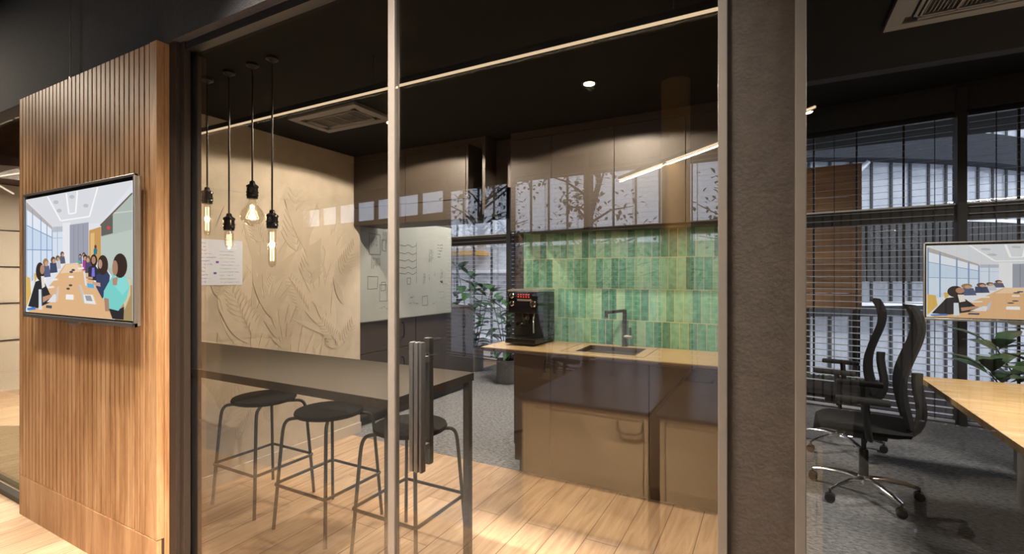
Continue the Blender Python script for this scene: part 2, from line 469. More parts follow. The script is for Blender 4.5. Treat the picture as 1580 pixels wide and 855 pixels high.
# beige feature wall at the end of the bar table
struct('wall_left', bx(-3.42, 1.34, 0, -3.32, 3.24, CEIL), M_BEIGE)
struct('baseboard_left', bx(-3.32, 1.34, 0, -3.305, 3.24, 0.088), M_SKIRT)
struct('wall_cabinet_return', bx(-3.95, 3.25, 1.055, -3.385, 4.76, 3.25), M_BROWN)
struct('wall_divider', bx(-0.05, 1.34, 0, 0.005, 3.70, 3.25), M_BROWN)
struct('wall_kitchen', bx(-1.93, 3.63, 0, -0.05, 3.73, 3.25), M_BROWN)
struct('wall_tile_backsplash', bx(-1.83, 3.618, 0.9, -0.05, 3.63, 1.80), M_TILE)
struct('wall_right', bx(4.2, -5.6, 0, 4.3, 8.3, 3.3), M_BROWN)
struct('wall_side_room', bx(-10.2, -5.6, 0, -10.0, 8.3, 3.3), M_BROWN)
struct('wall_side_room_end', bx(-4.0, 1.34, 0, -3.955, 4.76, 3.25), M_TILEWHITE)
# column between the two glazed openings, with its frames
struct('column', bx(-0.088, 1.21, 0, 0.045, 1.34, 2.49), M_COLUMN)
struct('trim_4', bx(-0.108, 1.20, 0, -0.088, 1.33, 2.49, 0.002), M_ALU)
struct('trim_5', bx(0.045, 1.20, 0, 0.066, 1.33, 2.49, 0.002), M_ALU)
struct('trim_6', bx(-2.428, 1.205, 0, -2.372, 1.25, 2.49, 0.002), M_FRAME)
struct('trim_7', bx(-2.372, 1.222, 0, -2.338, 1.25, 2.49, 0.002), M_FRAME)
struct('trim_8', bx(-2.40, 1.268, 0, -2.322, 1.288, CEIL), M_BULK)
# glass
w1 = struct('window_1', bx(-2.372, 1.252, 0.02, -1.141, 1.262, 2.46), M_GLASS)
d1 = struct('door_1', bx(-1.111, 1.245, 0.02, -0.108, 1.255, 2.46), M_GLASS)
w2 = struct('window_2', bx(0.066, 1.245, 0.02, 4.2, 1.255, 2.46), M_GLASS)
w3 = struct('window_3', bx(-10, 1.245, 0.035, -3.98, 1.255, 2.46), M_GLASS)
obj('door_frame', bx(-1.141, 1.238, 0.0, -1.112, 1.264, 2.47, 0.002), M_ALU, d1)
bm = B()
for x0, x1 in ((-1.002, -0.985), (-0.983, -0.966), (-0.962, -0.952)):
    box(bm, x0, 1.18, 0.815, x1, 1.205, 1.222, 0.006)
box(bm, -1.0, 1.187, 0.817, -0.955, 1.20, 1.218)
for z in (0.87, 1.15): box(bm, -0.99, 1.20, z, -0.97, 1.245, z + 0.02)
hd = obj('door_handle', bm, M_BLACK, d1, True); hd['label'] = 'black grooved pull handle'
bm = bx(-1.026, 1.28, 0.80, -0.998, 1.305, 1.222, 0.006)
for z in (0.87, 1.15): box(bm, -1.02, 1.255, z, -1.005, 1.285, z + 0.02)
obj('door_handle', bm, M_BLACK, d1, True)

# ------------------------------------------------------------------ facades with blinds
FA = -0.158


def facade_y(x): return 6.289 + FA * x


def frot(x, back=False):
    return facade_y(x) if not back else mir(facade_y(x))


def bay(n, x0, x1, back, label, with_pane=True, sp=0.066, zb=0.03):
    s = -1 if back else 1
    y0 = frot(x0, back); y1 = frot(x1, back)
    d = Vector((x1 - x0, y1 - y0, 0)); L = d.length; u = d / L; nrm = Vector((-u.y, u.x, 0)) * s

    def seg(bm, a, b, z0, z1, o0, o1):
        p = Vector((x0, y0, 0)) + u * a; q = Vector((x0, y0, 0)) + u * b
        c = [p + nrm * o0, q + nrm * o0, q + nrm * o1, p + nrm * o1]
        prism(bm, [(v.x, v.y) for v in c], z0, z1)
    bm = B(); seg(bm, 0, L, 0.0, 0.05, 0.06, 0.12); seg(bm, 0, L, 2.95, 3.05, 0.06, 0.12)
    seg(bm, 0, L, 1.96, 2.11, 0.05, 0.13)
    k = max(2, int(round(L / 0.37)))
    for i in range(k + 1):
        a = L * i / k; seg(bm, max(0, a - 0.009), min(L, a + 0.009), 0, 3.0, 0.07, 0.11)
    w = struct('window_%d' % n, bm, M_MULL)
    bm = B(); seg(bm, 0, L, 2.105, 2.12, 0.02, 0.14); obj('sill', bm, M_EXTWHITE, w)
    if with_pane:
        bm = B(); seg(bm, 0.0, L, 0.02, 3.0, 0.088, 0.092); obj('pane', bm, M_PANE, w)
    # venetian blind
    base = Vector((x0, y0, 0)) + u * (L / 2)
    t = thing('venetian_blind', label, 'blind', (base.x, base.y, 0), 0, None)
    bm = B(); z = zb + sp
    while z < 2.93:
        p = Vector((x0, y0, 0)) + u * 0.02; q = Vector((x0, y0, 0)) + u * (L - 0.02)
        a0 = p - nrm * 0.014; a1 = q - nrm * 0.014; b0 = p + nrm * 0.014; b1 = q + nrm * 0.014
        vs = []
        for zz in (0, 0.0022):
            vs += [bm.verts.new((a0.x, a0.y, z + zz - 0.002)), bm.verts.new((a1.x, a1.y, z + zz - 0.002)), bm.verts.new((b1.x, b1.y, z + zz + 0.003)), bm.verts.new((b0.x, b0.y, z + zz + 0.003))]
        bm.faces.new(vs[0:4][::-1]); bm.faces.new(vs[4:8])
        for i in range(4): bm.faces.new((vs[i], vs[(i + 1) % 4], vs[4 + (i + 1) % 4], vs[4 + i]))
        z += sp
    sl = obj('slats', bm, M_SLAT, t)
    bm = B(); seg(bm, 0.01, L - 0.01, 2.93, 2.96, -0.02, 0.02); obj('head_rail', bm, M_STEEL, t)
    bm = B(); seg(bm, 0.01, L - 0.01, zb, zb + 0.02, -0.018, 0.018); obj('bottom_rail', bm, M_SLAT, t)
    bm = B()
    for f in (0.08, 0.5, 0.92):
        seg(bm, L * f - 0.002, L * f + 0.002, zb, 2.94, -0.018, -0.015); seg(bm, L * f - 0.002, L * f + 0.002, zb, 2.94, 0.015, 0.018)
    obj('ladder_cords', bm, M_MULL, t)
    return w


def post(name, x, back, m=M_MULL, hw=0.035):
    s = -1 if back else 1
    bm = B(); y = frot(x, back)
    prism(bm, [(x - hw, y - 0.03), (x + hw, y - 0.03), (x + hw, y + 0.12 * s), (x - hw, y + 0.12 * s)] if s > 0 else
          [(x - hw, y - 0.12), (x + hw, y - 0.12), (x + hw, y + 0.03), (x - hw, y + 0.03)], 0, 3.2)
    struct(name, bm, m)


n = 10
REAL = [(-9.9, -8.0, 'at the far left end of the side room'), (-7.96, -6.2, 'second from the far left end of the side room'),
        (-6.16, -3.79, 'behind the tall plants, seen between whiteboard and green tiles'),
        (-3.71, -2.3, 'behind the kitchen wall, left half'), (-2.26, -0.4, 'behind the kitchen wall, right half'),
        (-0.36, 1.55, 'behind the office chairs, left of the dark window post'), (1.62, 4.1, 'behind the wall screen, right of the dark window post')]
for i, (a, b, l) in enumerate(REAL):
    bay(n, a, b, False, 'horizontal slat window blind ' + l); n += 1
for i, x in enumerate((-7.98, -6.18, -3.75, -2.28, -0.38, 1.585)):
    post('wall_post_%d' % (i + 1), x, False)
REFL = [(-5.16, -3.79, 'leftmost'), (-3.71, -2.39, 'second from left'), (-2.31, -0.99, 'third from left'), (-0.91, 0.30, 'rightmost')]
for i, (a, b, l) in enumerate(REFL):
    bay(n, a, b, True, 'slatted blind of the window row mirrored in the glass, ' + l); n += 1
for i, x in enumerate((-5.18, -3.75, -2.35, -0.95)):
    post('wall_post_%d' % (i + 11), x, True)
bm = B(); ya, yb = frot(-10, True), frot(-5.2, True)
prism(bm, [(-10, ya - 0.12), (-5.2, yb - 0.12), (-5.2, yb), (-10, ya)], 0, 2.58); struct('wall_hall_rear', bm, M_BROWN)
for i in range(7):
    xa = -9.9 + i * 0.67; xb = xa + 0.62
    bm = B(); prism(bm, [(xa - 0.02, frot(xa, True) - 0.1), (xa + 0.02, frot(xa, True) - 0.1), (xa + 0.02, frot(xa, True)), (xa - 0.02, frot(xa, True))], 2.58, 3.0)
    w = struct('window_%d' % n, bm, M_MULL); n += 1
    bm = B(); prism(bm, [(xa + 0.02, frot(xa, True) - 0.06), (xb, frot(xb, True) - 0.06), (xb, frot(xb, True) - 0.055), (xa + 0.02, frot(xa, True) - 0.055)], 2.58, 3.0); obj('pane', bm, M_PANE, w)
# dark slatted wall behind the camera to the right of that window row
bm = B(); y = mir(facade_y(0.34)); y2 = mir(facade_y(4.2))
x = 0.34
while x < 4.15:
    yy = y + (y2 - y) * (x - 0.34) / 3.86
    box(bm, x, yy - 0.03, 0, x + 0.062, yy + 0.01, 2.12); x += 0.082
struct('wall_slatted', bm, mat('grey_wall_slat', (0.16, 0.16, 0.165), 0.8, noise=0.1))
bm = B(); prism(bm, [(0.3, y - 0.1), (4.25, y2 - 0.1), (4.25, y2 - 0.03), (0.3, y - 0.03)], 0, 3.2)
struct('wall_slatted_backing', bm, M_SEAM)
for nm, back in (('wall_facade_header', False), ('wall_hall_header', True)):
    bm = B(); s = -1 if back else 1
    ya, yb = frot(-10, back), frot(4.25, back)
    pts = [(-10, ya), (4.25, yb), (4.25, yb + 0.14 * s), (-10, ya + 0.14 * s)]
    prism(bm, pts if not back else pts[::-1], 3.0, 3.4); struct(nm, bm, M_BULK)

# ------------------------------------------------------------------ outside the windows
Fw = Vector((-math.sin(R(28.232)), math.cos(R(28.232)), 0)); Rt = Vector((math.cos(R(28.232)), math.sin(R(28.232)), 0))


def ext(u, d): p = Fw * d + Rt * u; return (p.x, p.y)


struct('ground', bx(-30, 6.0, -1.25, 30, 40, -1.15), M_PAVE)
struct('ground_rear', bx(-30, -40, -1.25, 30, -2.5, -1.15), M_PAVE)
ob = thing('office_building', 'grey office building with curved dark parapet bands seen through the right window', 'building', (*ext(7, 12), -1.15))


def arc_pts(o, us=(4.0, 6.0, 8.0, 9.5, 11.0, 12.5, 15)):
    return [ext(u, 10.3 + o + 0.035 * max(0, u - 7.0) ** 2) for u in us]


def ribbon(bm, z0, z1, o0, o1):
    a = arc_pts(o0); b = arc_pts(o1); prism(bm, a + b[::-1], z0, z1)


bm = B(); ribbon(bm, -1.15, 6.5, 0.45, 0.8); obj('wall', bm, M_EXTGREY, ob)
bm = B(); ribbon(bm, 3.95, 4.6, 0, 0.44); obj('parapet', bm, M_EXTDARK, ob)
bm = B(); ribbon(bm, 2.0, 2.62, 0, 0.44); pr = obj('parapet', bm, M_EXTDARK, ob)
bm = B(); ribbon(bm, 0.55, 0.78, 0, 0.44); obj('parapet', bm, M_EXTDARK, ob)
bm = B(); ribbon(bm, 2.62, 2.69, -0.03, 0.4); ribbon(bm, 0.78, 0.85, -0.03, 0.4); obj('sill', bm, M_EXTWHITE, ob)
bm = B(); ribbon(bm, 2.69, 3.95, 0.40, 0.44); ribbon(bm, 0.85, 2.0, 0.40, 0.44); ribbon(bm, -1.1, 0.55, 0.40, 0.44); ribbon(bm, 4.6, 6.4, 0.4, 0.44)
obj('glazing', bm, M_EXTGLASS, ob)
bm = B()
for k in range(22):
    u = 4.2 + k * 0.47; d = 10.3 + 0.035 * max(0, u - 7.0) ** 2
    p = [ext(u, d + 0.38), ext(u + 0.05, d + 0.38), ext(u + 0.05, d + 0.4), ext(u, d + 0.4)]
    for z0, z1 in ((2.69, 3.95), (0.85, 2.0), (-1.1, 0.55), (4.6, 6.4)): prism(bm, p, z0, z1)
obj('mullions', bm, M_MULL, ob)
bm = B()
for k in range(46):
    u = 6.7 + k * 0.17; d = 10.3 + 0.035 * max(0, u - 7.0) ** 2
    prism(bm, [ext(u, d - 0.06), ext(u + 0.11, d - 0.06), ext(u + 0.11, d), ext(u, d)], 1.3, 2.6)
obj('screen_slats', bm, mat('slate_slat', (0.06, 0.06, 0.06), 0.9, spec=0.1, noise=0.1), ob)
bm = B()
for u in (6.6,):
    d = 10.5
    a, b = ext(u, d), ext(u + 0.35, d)
    v = [(*ext(u, d), 2.75), (*ext(u + 0.22, d), 2.75), (*ext(u + 1.4, d), 3.9), (*ext(u + 1.15, d), 3.9)]
    tube(bm, [v[0], v[3]], 0.05, 6)
obj('stair_stringer', bm, M_EXTLIGHT, ob)
# orange timber cladding beside that building
cl = thing('timber_screen', 'orange wood clad screen outside the window just right of the column', 'screen', (0.65, 7.4, -1.15))
bm = B()
for k in range(9): box(bm, 0.35, 7.4, 1.0 + k * 0.205, 1.0, 7.45, 1.0 + k * 0.205 + 0.198, 0.003)
obj('boards', bm, M_CLAD, cl)
bm = B(); box(bm, 0.36, 7.45, -1.15, 0.44, 7.53, 2.8); box(bm, 0.91, 7.45, -1.15, 0.99, 7.53, 2.8); obj('frame', bm, M_MULL, cl)
pl = thing('planter_box', 'low dark planter box outside the window behind the office chairs', 'planter', (0.9, 6.7, -1.15))
obj('box', bx(-0.4, 6.55, -1.15, 2.6, 6.95, 0.22, 0.01), mat('dark_planter', (0.03, 0.018, 0.015), 0.7, noise=0.2), pl)
random.seed(5)


def leaf(bm, p, d, L, w, droop=0.25, up=Vector((0, 0, 1))):
    d = d.normalized(); s = d.cross(up)
    s = s.normalized() if s.length > 1e-3 else Vector((1, 0, 0))
    nn = s.cross(d).normalized()
    cr = []
    for t, wd in ((0, 0.06), (0.25, 0.75), (0.55, 1.0), (0.8, 0.6), (1.0, 0.03)):
        c = p + d * (L * t) - nn * (droop * L * t * t)
        e = c + s * (w * wd * 0.5) + nn * (0.12 * w * wd); f = c - s * (w * wd * 0.5) + nn * (0.12 * w * wd)
        cr.append((bm.verts.new(e), bm.verts.new(c), bm.verts.new(f)))
    for a, b in zip(cr, cr[1:]):
        bm.faces.new((a[0], a[1], b[1], b[0])); bm.faces.new((a[1], a[2], b[2], b[1]))


bm = B()
for k in range(170):
    p = Vector((random.uniform(-0.3, 2.5), random.uniform(6.6, 6.9), 0.2))
    leaf(bm, p, Vector((random.uniform(-1, 1), random.uniform(-1, 1), random.uniform(0.3, 1))), random.uniform(0.05, 0.12), 0.03)
f = obj('foliage', bm, mat('planter_leaf', (0.05, 0.12, 0.02), 0.5, color2=(0.10, 0.22, 0.04), nscale=12), pl)


def tree(x, y, h, label, seed, nb=26):
    rnd = random.Random(seed)
    t = thing('street_tree', label, 'tree', (x, y, -1.15))
    bm = B(); lf = B()
    trunk = [Vector((x + rnd.uniform(-.1, .1) * i * 0.4, y + rnd.uniform(-.1, .1) * i * 0.4, -1.15 + h * i / 6)) for i in range(7)]
    tube(bm, trunk, 0.1, 7, rad=[0.14 * (1 - i / 8) for i in range(7)])
    for k in range(nb):
        f_ = rnd.uniform(0.3, 1.0); i = min(5, int(f_ * 6)); p = trunk[i].lerp(trunk[i + 1], f_ * 6 - i) if f_ < 1 else trunk[6]
        a = rnd.uniform(0, 2 * PI); L = rnd.uniform(0.7, 1.9) * (1.3 - f_ * 0.5)
        d = Vector((math.cos(a), math.sin(a), rnd.uniform(0.1, 0.7)))
        mid = p + d * L * 0.5 + Vector((0, 0, 0.1)); end = p + d * L
        tube(bm, [p, mid, end], 0.02, 5, rad=[0.032, 0.02, 0.007])
        for j in range(42):
            q = p.lerp(end, rnd.uniform(0.3, 1.05)) + Vector((rnd.gauss(0, .2), rnd.gauss(0, .2), rnd.gauss(0, .2)))
            leaf(lf, q, Vector((rnd.uniform(-1, 1), rnd.uniform(-1, 1), rnd.uniform(-1, 1))), rnd.uniform(0.07, 0.15), 0.065)
    obj('trunk', bm, M_BARK, t, True); obj('foliage', lf, M_TREELEAF, t)


tree(-9.3, 9.75, 5.0, 'leafy tree outside the window, seen above the plants between whiteboard and tiles', 1)
tree(-6.2, -7.4, 5.4, 'leafy tree mirrored in the glass above the plants', 2)
tree(-3.1, -6.4, 5.2, 'leafy tree mirrored in the glass over the dark wall cabinets', 3)
tree(0.2, -6.6, 5.0, 'leafy tree mirrored in the glass left of the column', 4)
lb = thing('low_building', 'pale low building behind the window blinds between whiteboard and green tiles', 'building', (-7.5, 12.0, -1.15))
obj('wall', bx(-13, 12.0, -1.15, -2.2, 12.4, 5.2), M_EXTGREY, lb)
bm = B()
for z in (-0.4, 0.5, 1.5, 2.35, 3.9): box(bm, -13, 11.9, z, -2.2, 12.0, z + 0.09)
obj('string_courses', bm, M_EXTWHITE, lb)
bm = B()
for k in range(9): box(bm, -12.6 + k * 1.15, 11.95, 0.62, -12.6 + k * 1.15 + 0.75, 12.0, 1.45); box(bm, -12.6 + k * 1.15, 11.97, 2.6, -12.6 + k * 1.15 + 0.75, 12.0, 3.7)
obj('window_panes', bm, M_EXTGLASS, lb)
obj('awning', bx(-9.5, 11.3, 2.0, -7.2, 12.0, 2.12), M_YELLOW, lb)
lb2 = thing('rear_building', 'pale building across the street mirrored low in the glass', 'building', (-3, -9.6, -1.15))
obj('wall', bx(-12, -10.0, -1.15, 3, -9.6, 2.25), M_EXTLIGHT, lb2)
bm = B()
for k in range(14): box(bm, -11.8 + k * 1.05, -9.6, 0.2, -11.8 + k * 1.05 + 0.5, -9.55, 1.5)
obj('window_panes', bm, M_EXTGLASS, lb2)

# ------------------------------------------------------------------ side room at the far left
struct('wall_side_room_panels', bx(-8.45, 1.3, 0, -8.35, 5.2, 2.55), M_TILEWHITE)
bm = B()
for z in (0.62, 1.08, 1.53, 1.98): box(bm, -8.349, 1.3, z, -8.335, 5.2, z + 0.012)
for y in (1.95, 2.6, 3.25): box(bm, -8.349, y, 0, -8.337, y + 0.01, 2.55)
struct('trim_9', bm, M_SEAM)
bm = B()
for r0, z0, z1, mm in ((0, 2.55, 3.2, None),):
    prism(bm, [(-8.35, 1.3), (-8.35, 5.2), (-7.0, 5.2), (-6.6, 4.2), (-6.5, 3.2), (-6.6, 2.4), (-7.0, 1.8), (-7.6, 1.3)], 2.56, 3.24)
struct('ceiling_curved_bulkhead', bm, M_DARKWOOD)
sl = thing('linear_light', 'thin crossed ceiling strip lights in the side room at far left', 'light', (-7.2, 2.0, 2.45))
bm = B(); tube(bm, [(-8.1, 1.7, 2.42), (-5.6, 1.95, 2.42)], 0.009, 4); tube(bm, [(-8.1, 2.3, 2.42), (-6.2, 1.4, 2.42)], 0.009, 4)
obj('diffuser', bm, E_LEDSIDE, sl)
bm = B(); tube(bm, [(-7.6, 1.75, 2.43), (-7.6, 1.75, 2.555)], 0.004, 5); obj('cable', bm, M_BLACK, sl); bm = B(); tube(bm, [(-6.9, 1.79, 2.43), (-6.9, 1.79, 2.56)], 0.004, 5); obj('cable', bm, M_BLACK, sl)

# ------------------------------------------------------------------ slatted wood panel, screen and cable
PX0, PX1, PY = -3.975, -2.43, 1.155
wp = thing('slatted_wood_panel', 'tall amber wood panel with vertical grooves left of the glass wall', 'wall panel', ((PX0 + PX1) / 2, PY, 0))
obj('backing', bx(PX0, PY + 0.020, 0, PX1, PY + 0.062, 2.485), M_GROOVE, wp)
bm = B(); nS = 32; pw = (PX1 - 0.06 - PX0) / nS
for i in range(nS):
    x0 = PX0 + i * pw
    box(bm, x0 + 0.0055, PY, 0.238, x0 + pw - 0.0055, PY + 0.0205, 2.485, 0.0012)
obj('slats', bm, M_PANELWOOD, wp)
obj('plinth', bx(PX0, PY - 0.001, 0, PX1, PY + 0.0199, 0.235, 0.001), M_PANELWOOD, wp)
bm = bx(PX1 - 0.058, PY - 0.001, 0.238, PX1 + 0.001, PY + 0.03, 2.487, 0.001)
obj('end_board', bm, M_PANELWOOD, wp); bm = B(); box(bm, PX1 - 0.001, PY + 0.031, 0.0, PX1 + 0.001, PY + 0.063, 2.487)
obj('end_board', bm, M_PANELWOOD, wp); bm = B(); box(bm, PX0 - 0.001, PY, 0.0, PX0, PY + 0.063, 2.487)
obj('end_board', bm, M_PANELWOOD, wp)
cb = thing('hanging_cable', 'thin pale cable dropping from the dark bulkhead onto the wood panel top', 'cable', (-3.33, 1.165, 2.485))
bm = B(); tube(bm, [(-3.33, 1.168, 2.485), (-3.33, 1.168, 3.2)], 0.0022, 6); obj('wire', bm, M_SILVER, cb)
bm = B(); lathe(bm, [(0.006, 2.485), (0.006, 2.50)], -3.33, 1.168, 10); obj('anchor', bm, M_SILVER, cb)


def picture(u0, u1):
    """boardroom scene on the screens, laid out as flat coloured shapes: list of (polygon in 0..1 screen space, colour)"""
    P = []

    def cv(x, y):
        t = (x - 62) / 527; u = t + 0.224 * t * (1 - t); top = 140 - 95 * t; bot = 735 + 40 * t
        return (u, (y - top) / (bot - top))

    def poly(pts, c): P.append(([cv(*p) for p in pts], c))

    def ell(cx, cy, rx, ry, c, n=18): poly([(cx + rx * math.cos(2 * PI * i / n), cy + ry * math.sin(2 * PI * i / n)) for i in range(n)], c)

    def ln(a, b, w, c):
        dx, dy = b[0] - a[0], b[1] - a[1]; L = math.hypot(dx, dy) or 1; nx, ny = -dy / L * w / 2, dx / L * w / 2
        poly([(a[0] + nx, a[1] + ny), (b[0] + nx, b[1] + ny), (b[0] - nx, b[1] - ny), (a[0] - nx, a[1] - ny)], c)
    P.append(([(0, 0), (1, 0), (1, 1), (0, 1)], (0.80, 0.82, 0.86)))
    poly([(62, 140), (588, 45), (588, 110), (430, 265), (195, 285)], (0.74, 0.76, 0.80))
    poly([(430, 265), (588, 60), (588, 105), (405, 300)], (0.80, 0.82, 0.88))
    for a, b in (((170, 125), (235, 253)), ((235, 253), (375, 232)), ((375, 232), (415, 80)), ((262, 110), (275, 218)), ((275, 218), (308, 212)), ((308, 212), (316, 98))):
        ln(a, b, 7, (1.0, 1.0, 1.0))
    for x, y in ((212, 155), (228, 200), (290, 128), (358, 175)): ell(x, y, 13, 10, (0.55, 0.56, 0.58))
    poly([(64, 150), (195, 285), (195, 475), (64, 600)], (0.62, 0.74, 0.90))
    poly([(64, 190), (195, 300), (195, 345), (64, 280)], (0.82, 0.88, 0.98))
    poly([(64, 400), (195, 410), (195, 470), (64, 560)], (0.70, 0.80, 0.94))
    poly([(64, 150), (195, 285), (195, 300), (64, 190)], (0.50, 0.46, 0.44))
    for x in (66, 96, 138, 168, 194):
        f_ = (x - 64) / 131; ln((x, 160 + 135 * f_), (x, 600 - 125 * f_), 4, (0.25, 0.36, 0.55))
    ln((64, 275), (195, 342), 5, (0.25, 0.36, 0.55)); ln((64, 405), (195, 408), 5, (0.25, 0.36, 0.55))
    poly([(197, 285), (245, 282), (245, 440), (197, 455)], (0.72, 0.80, 0.92))
    poly([(197, 285), (245, 282), (245, 310), (197, 313)], (0.52, 0.54, 0.60))
    ln((220, 285), (220, 450), 3, (0.4, 0.5, 0.65)); ln((197, 345), (245, 343), 3, (0.4, 0.5, 0.65))
    poly([(245, 265), (280, 262), (280, 480), (258, 490), (245, 450)], (0.86, 0.86, 0.90))
    poly([(280, 275), (372, 262), (372, 470), (280, 478)], (0.36, 0.38, 0.45))
    for x in (300, 322, 346): ln((x, 275), (x, 470), 3, (0.28, 0.30, 0.36))
    poly([(374, 305), (432, 285), (432, 470), (374, 470)], (0.62, 0.34, 0.11))
    poly([(381, 320), (400, 316), (400, 470), (381, 470)], (0.80, 0.52, 0.22))
    poly([(433, 275), (588, 110), (588, 590), (500, 560), (433, 470)], (0.45, 0.52, 0.48))
    poly([(433, 275), (490, 222), (490, 320), (433, 335)], (0.13, 0.13, 0.11))
    ell(469, 291, 8, 9, (0.85, 0.05, 0.08))
    ln((430, 280), (588, 112), 9, (0.16, 0.12, 0.08)); ln((495, 215), (588, 205), 4, (0.75, 0.74, 0.62))
    poly([(433, 340), (588, 300), (588, 560), (500, 520), (433, 460)], (0.52, 0.60, 0.55))
    poly([(500, 560), (588, 590), (588, 775), (500, 770)], (0.42, 0.29, 0.13))
    # table
    poly([(258, 480), (330, 478), (395, 560), (450, 660), (490, 766), (75, 736), (130, 660), (200, 570)], (0.78, 0.48, 0.25))
    poly([(262, 482), (318, 480), (340, 520), (235, 530)], (0.88, 0.64, 0.42))
    # yellow chairs left
    poly([(64, 545), (85, 555), (90, 640), (64, 720)], (0.75, 0.48, 0.12)); poly([(105, 530), (118, 530), (118, 560), (108, 580)], (0.75, 0.48, 0.12))
    # left row of people
    for x, y, r, s_, h_ in ((244, 430, 9, (0.12, 0.12, 0.16), (0.10, 0.06, 0.04)), (222, 452, 10, (0.62, 0.62, 0.66), (0.16, 0.09, 0.05)), (200, 462, 12, (0.05, 0.07, 0.14), (0.12, 0.07, 0.04)), (163, 475, 14, (0.10, 0.12, 0.22), (0.35, 0.20, 0.10))):
        poly([(x - r * 1.3, y + r), (x + r * 1.2, y + r), (x + r * 1.8, y + r * 5.2), (x - r * 1.4, y + r * 5.6)], s_)
        ell(x, y - r * 0.2, r, r * 1.5, h_); ell(x + r * 0.25, y + r * 0.3, r * 0.62, r * 1.0, (0.62, 0.36, 0.24))
    # dark-haired woman at left front
    poly([(112, 575), (150, 560), (185, 640), (190, 680), (120, 715), (75, 705)], (0.02, 0.02, 0.025))
    ell(135, 520, 21, 48, (0.03, 0.02, 0.018)); ell(146, 510, 11, 25, (0.48, 0.26, 0.16)); poly([(140, 545), (156, 545), (160, 600), (145, 610)], (0.85, 0.80, 0.72))
    poly([(148, 655), (190, 640), (196, 655), (150, 685)], (0.55, 0.30, 0.19))
    # right row
    for x, y, r, s_, h_ in ((350, 432, 8, (0.7, 0.72, 0.78), (0.08, 0.05, 0.04)), (332, 438, 7, (0.15, 0.2, 0.4), (0.06, 0.04, 0.03)), (357, 447, 11, (0.42, 0.05, 0.30), (0.05, 0.03, 0.02)), (371, 455, 12, (0.08, 0.07, 0.16), (0.20, 0.11, 0.06))):
        poly([(x - r * 1.1, y + r), (x + r * 1.2, y + r), (x + r * 1.5, y + r * 6), (x - r * 1.2, y + r * 6)], s_)
        ell(x, y, r, r * 1.6, h_); ell(x - r * 0.1, y + r * 0.4, r * 0.6, r * 1.0, (0.60, 0.34, 0.24))
    poly([(398, 400), (416, 402), (414, 430), (398, 430)], (0.02, 0.22, 0.30)); ell(407, 391, 6, 11, (0.12, 0.06, 0.04))
    poly([(372, 500), (400, 478), (428, 520), (430, 570), (372, 560)], (0.03, 0.03, 0.04)); poly([(390, 500), (402, 498), (404, 545), (388, 545)], (0.22, 0.18, 0.75))
    ell(399, 462, 17, 33, (0.03, 0.02, 0.018)); ell(398, 460, 10, 20, (0.45, 0.24, 0.15)); poly([(360, 545), (395, 548), (392, 560), (362, 556)], (0.55, 0.32, 0.22))
    poly([(410, 540), (455, 500), (478, 540), (470, 620), (440, 660), (410, 600)], (0.035, 0.05, 0.13))
    ell(443, 485, 26, 52, (0.04, 0.022, 0.018)); ell(430, 480, 10, 24, (0.50, 0.30, 0.22)); poly([(392, 572), (430, 578), (432, 598), (395, 588)], (0.60, 0.38, 0.28))
    # woman in turquoise jacket
    poly([(540, 545), (580, 560), (578, 640), (548, 720)], (0.72, 0.60, 0.38))
    poly([(470, 705), (520, 715), (548, 700), (545, 768), (490, 764)], (0.02, 0.02, 0.025))
    poly([(448, 620), (500, 520), (560, 550), (575, 600), (560, 660), (520, 722), (470, 710), (446, 665)], (0.20, 0.66, 0.62))
    poly([(500, 530), (560, 552), (572, 600), (540, 640), (505, 600)], (0.26, 0.74, 0.70))
    poly([(450, 655), (472, 660), (475, 725), (455, 725)], (0.42, 0.24, 0.16))
    ell(528, 488, 36, 64, (0.035, 0.018, 0.014)); ell(503, 500, 14, 40, (0.42, 0.23, 0.15)); poly([(490, 555), (518, 545), (512, 590), (492, 588)], (0.48, 0.27, 0.18))
    # laptops, papers, bottle, phone
    poly([(323, 588), (333, 590), (362, 684), (352, 686)], (0.55, 0.56, 0.58)); poly([(348, 640), (392, 640), (409, 690), (354, 685)], (0.84, 0.84, 0.85)); poly([(356, 645), (384, 645), (394, 674), (364, 672)], (0.35, 0.35, 0.37))
    poly([(170, 682), (205, 640), (218, 640), (212, 682)], (0.80, 0.80, 0.82)); poly([(214, 640), (222, 600), (226, 600), (218, 682)], (0.55, 0.60, 0.70))
    poly([(366, 580), (398, 585), (402, 606), (370, 603)], (0.10, 0.45, 0.75)); poly([(348, 520), (356, 522), (366, 592), (357, 592)], (0.75, 0.77, 0.82))
    poly([(264, 640), (299, 641), (300, 668), (263, 666)], (0.92, 0.92, 0.92)); poly([(278, 543), (298, 543), (299, 553), (278, 553)], (0.95, 0.93, 0.90))
    poly([(168, 698), (196, 700), (194, 715), (165, 712)], (0.06, 0.08, 0.13)); poly([(130, 615), (142, 615), (145, 722), (130, 722)], (0.72, 0.78, 0.84)); poly([(72, 715), (112, 708), (116, 722), (74, 727)], (0.05, 0.22, 0.62))
    for x, y in ((290, 522), (300, 512), (287, 592), (275, 610)): ell(x, y, 9, 6, (0.10, 0.09, 0.09))
    ell(328, 470, 6, 9, (0.1, 0.5, 0.2))
    for x, y in ((214, 560), (196, 600), (344, 500)): poly([(x - 22, y), (x + 6, y - 4), (x + 8, y + 6), (x - 20, y + 10)], (0.86, 0.86, 0.86))
    return P


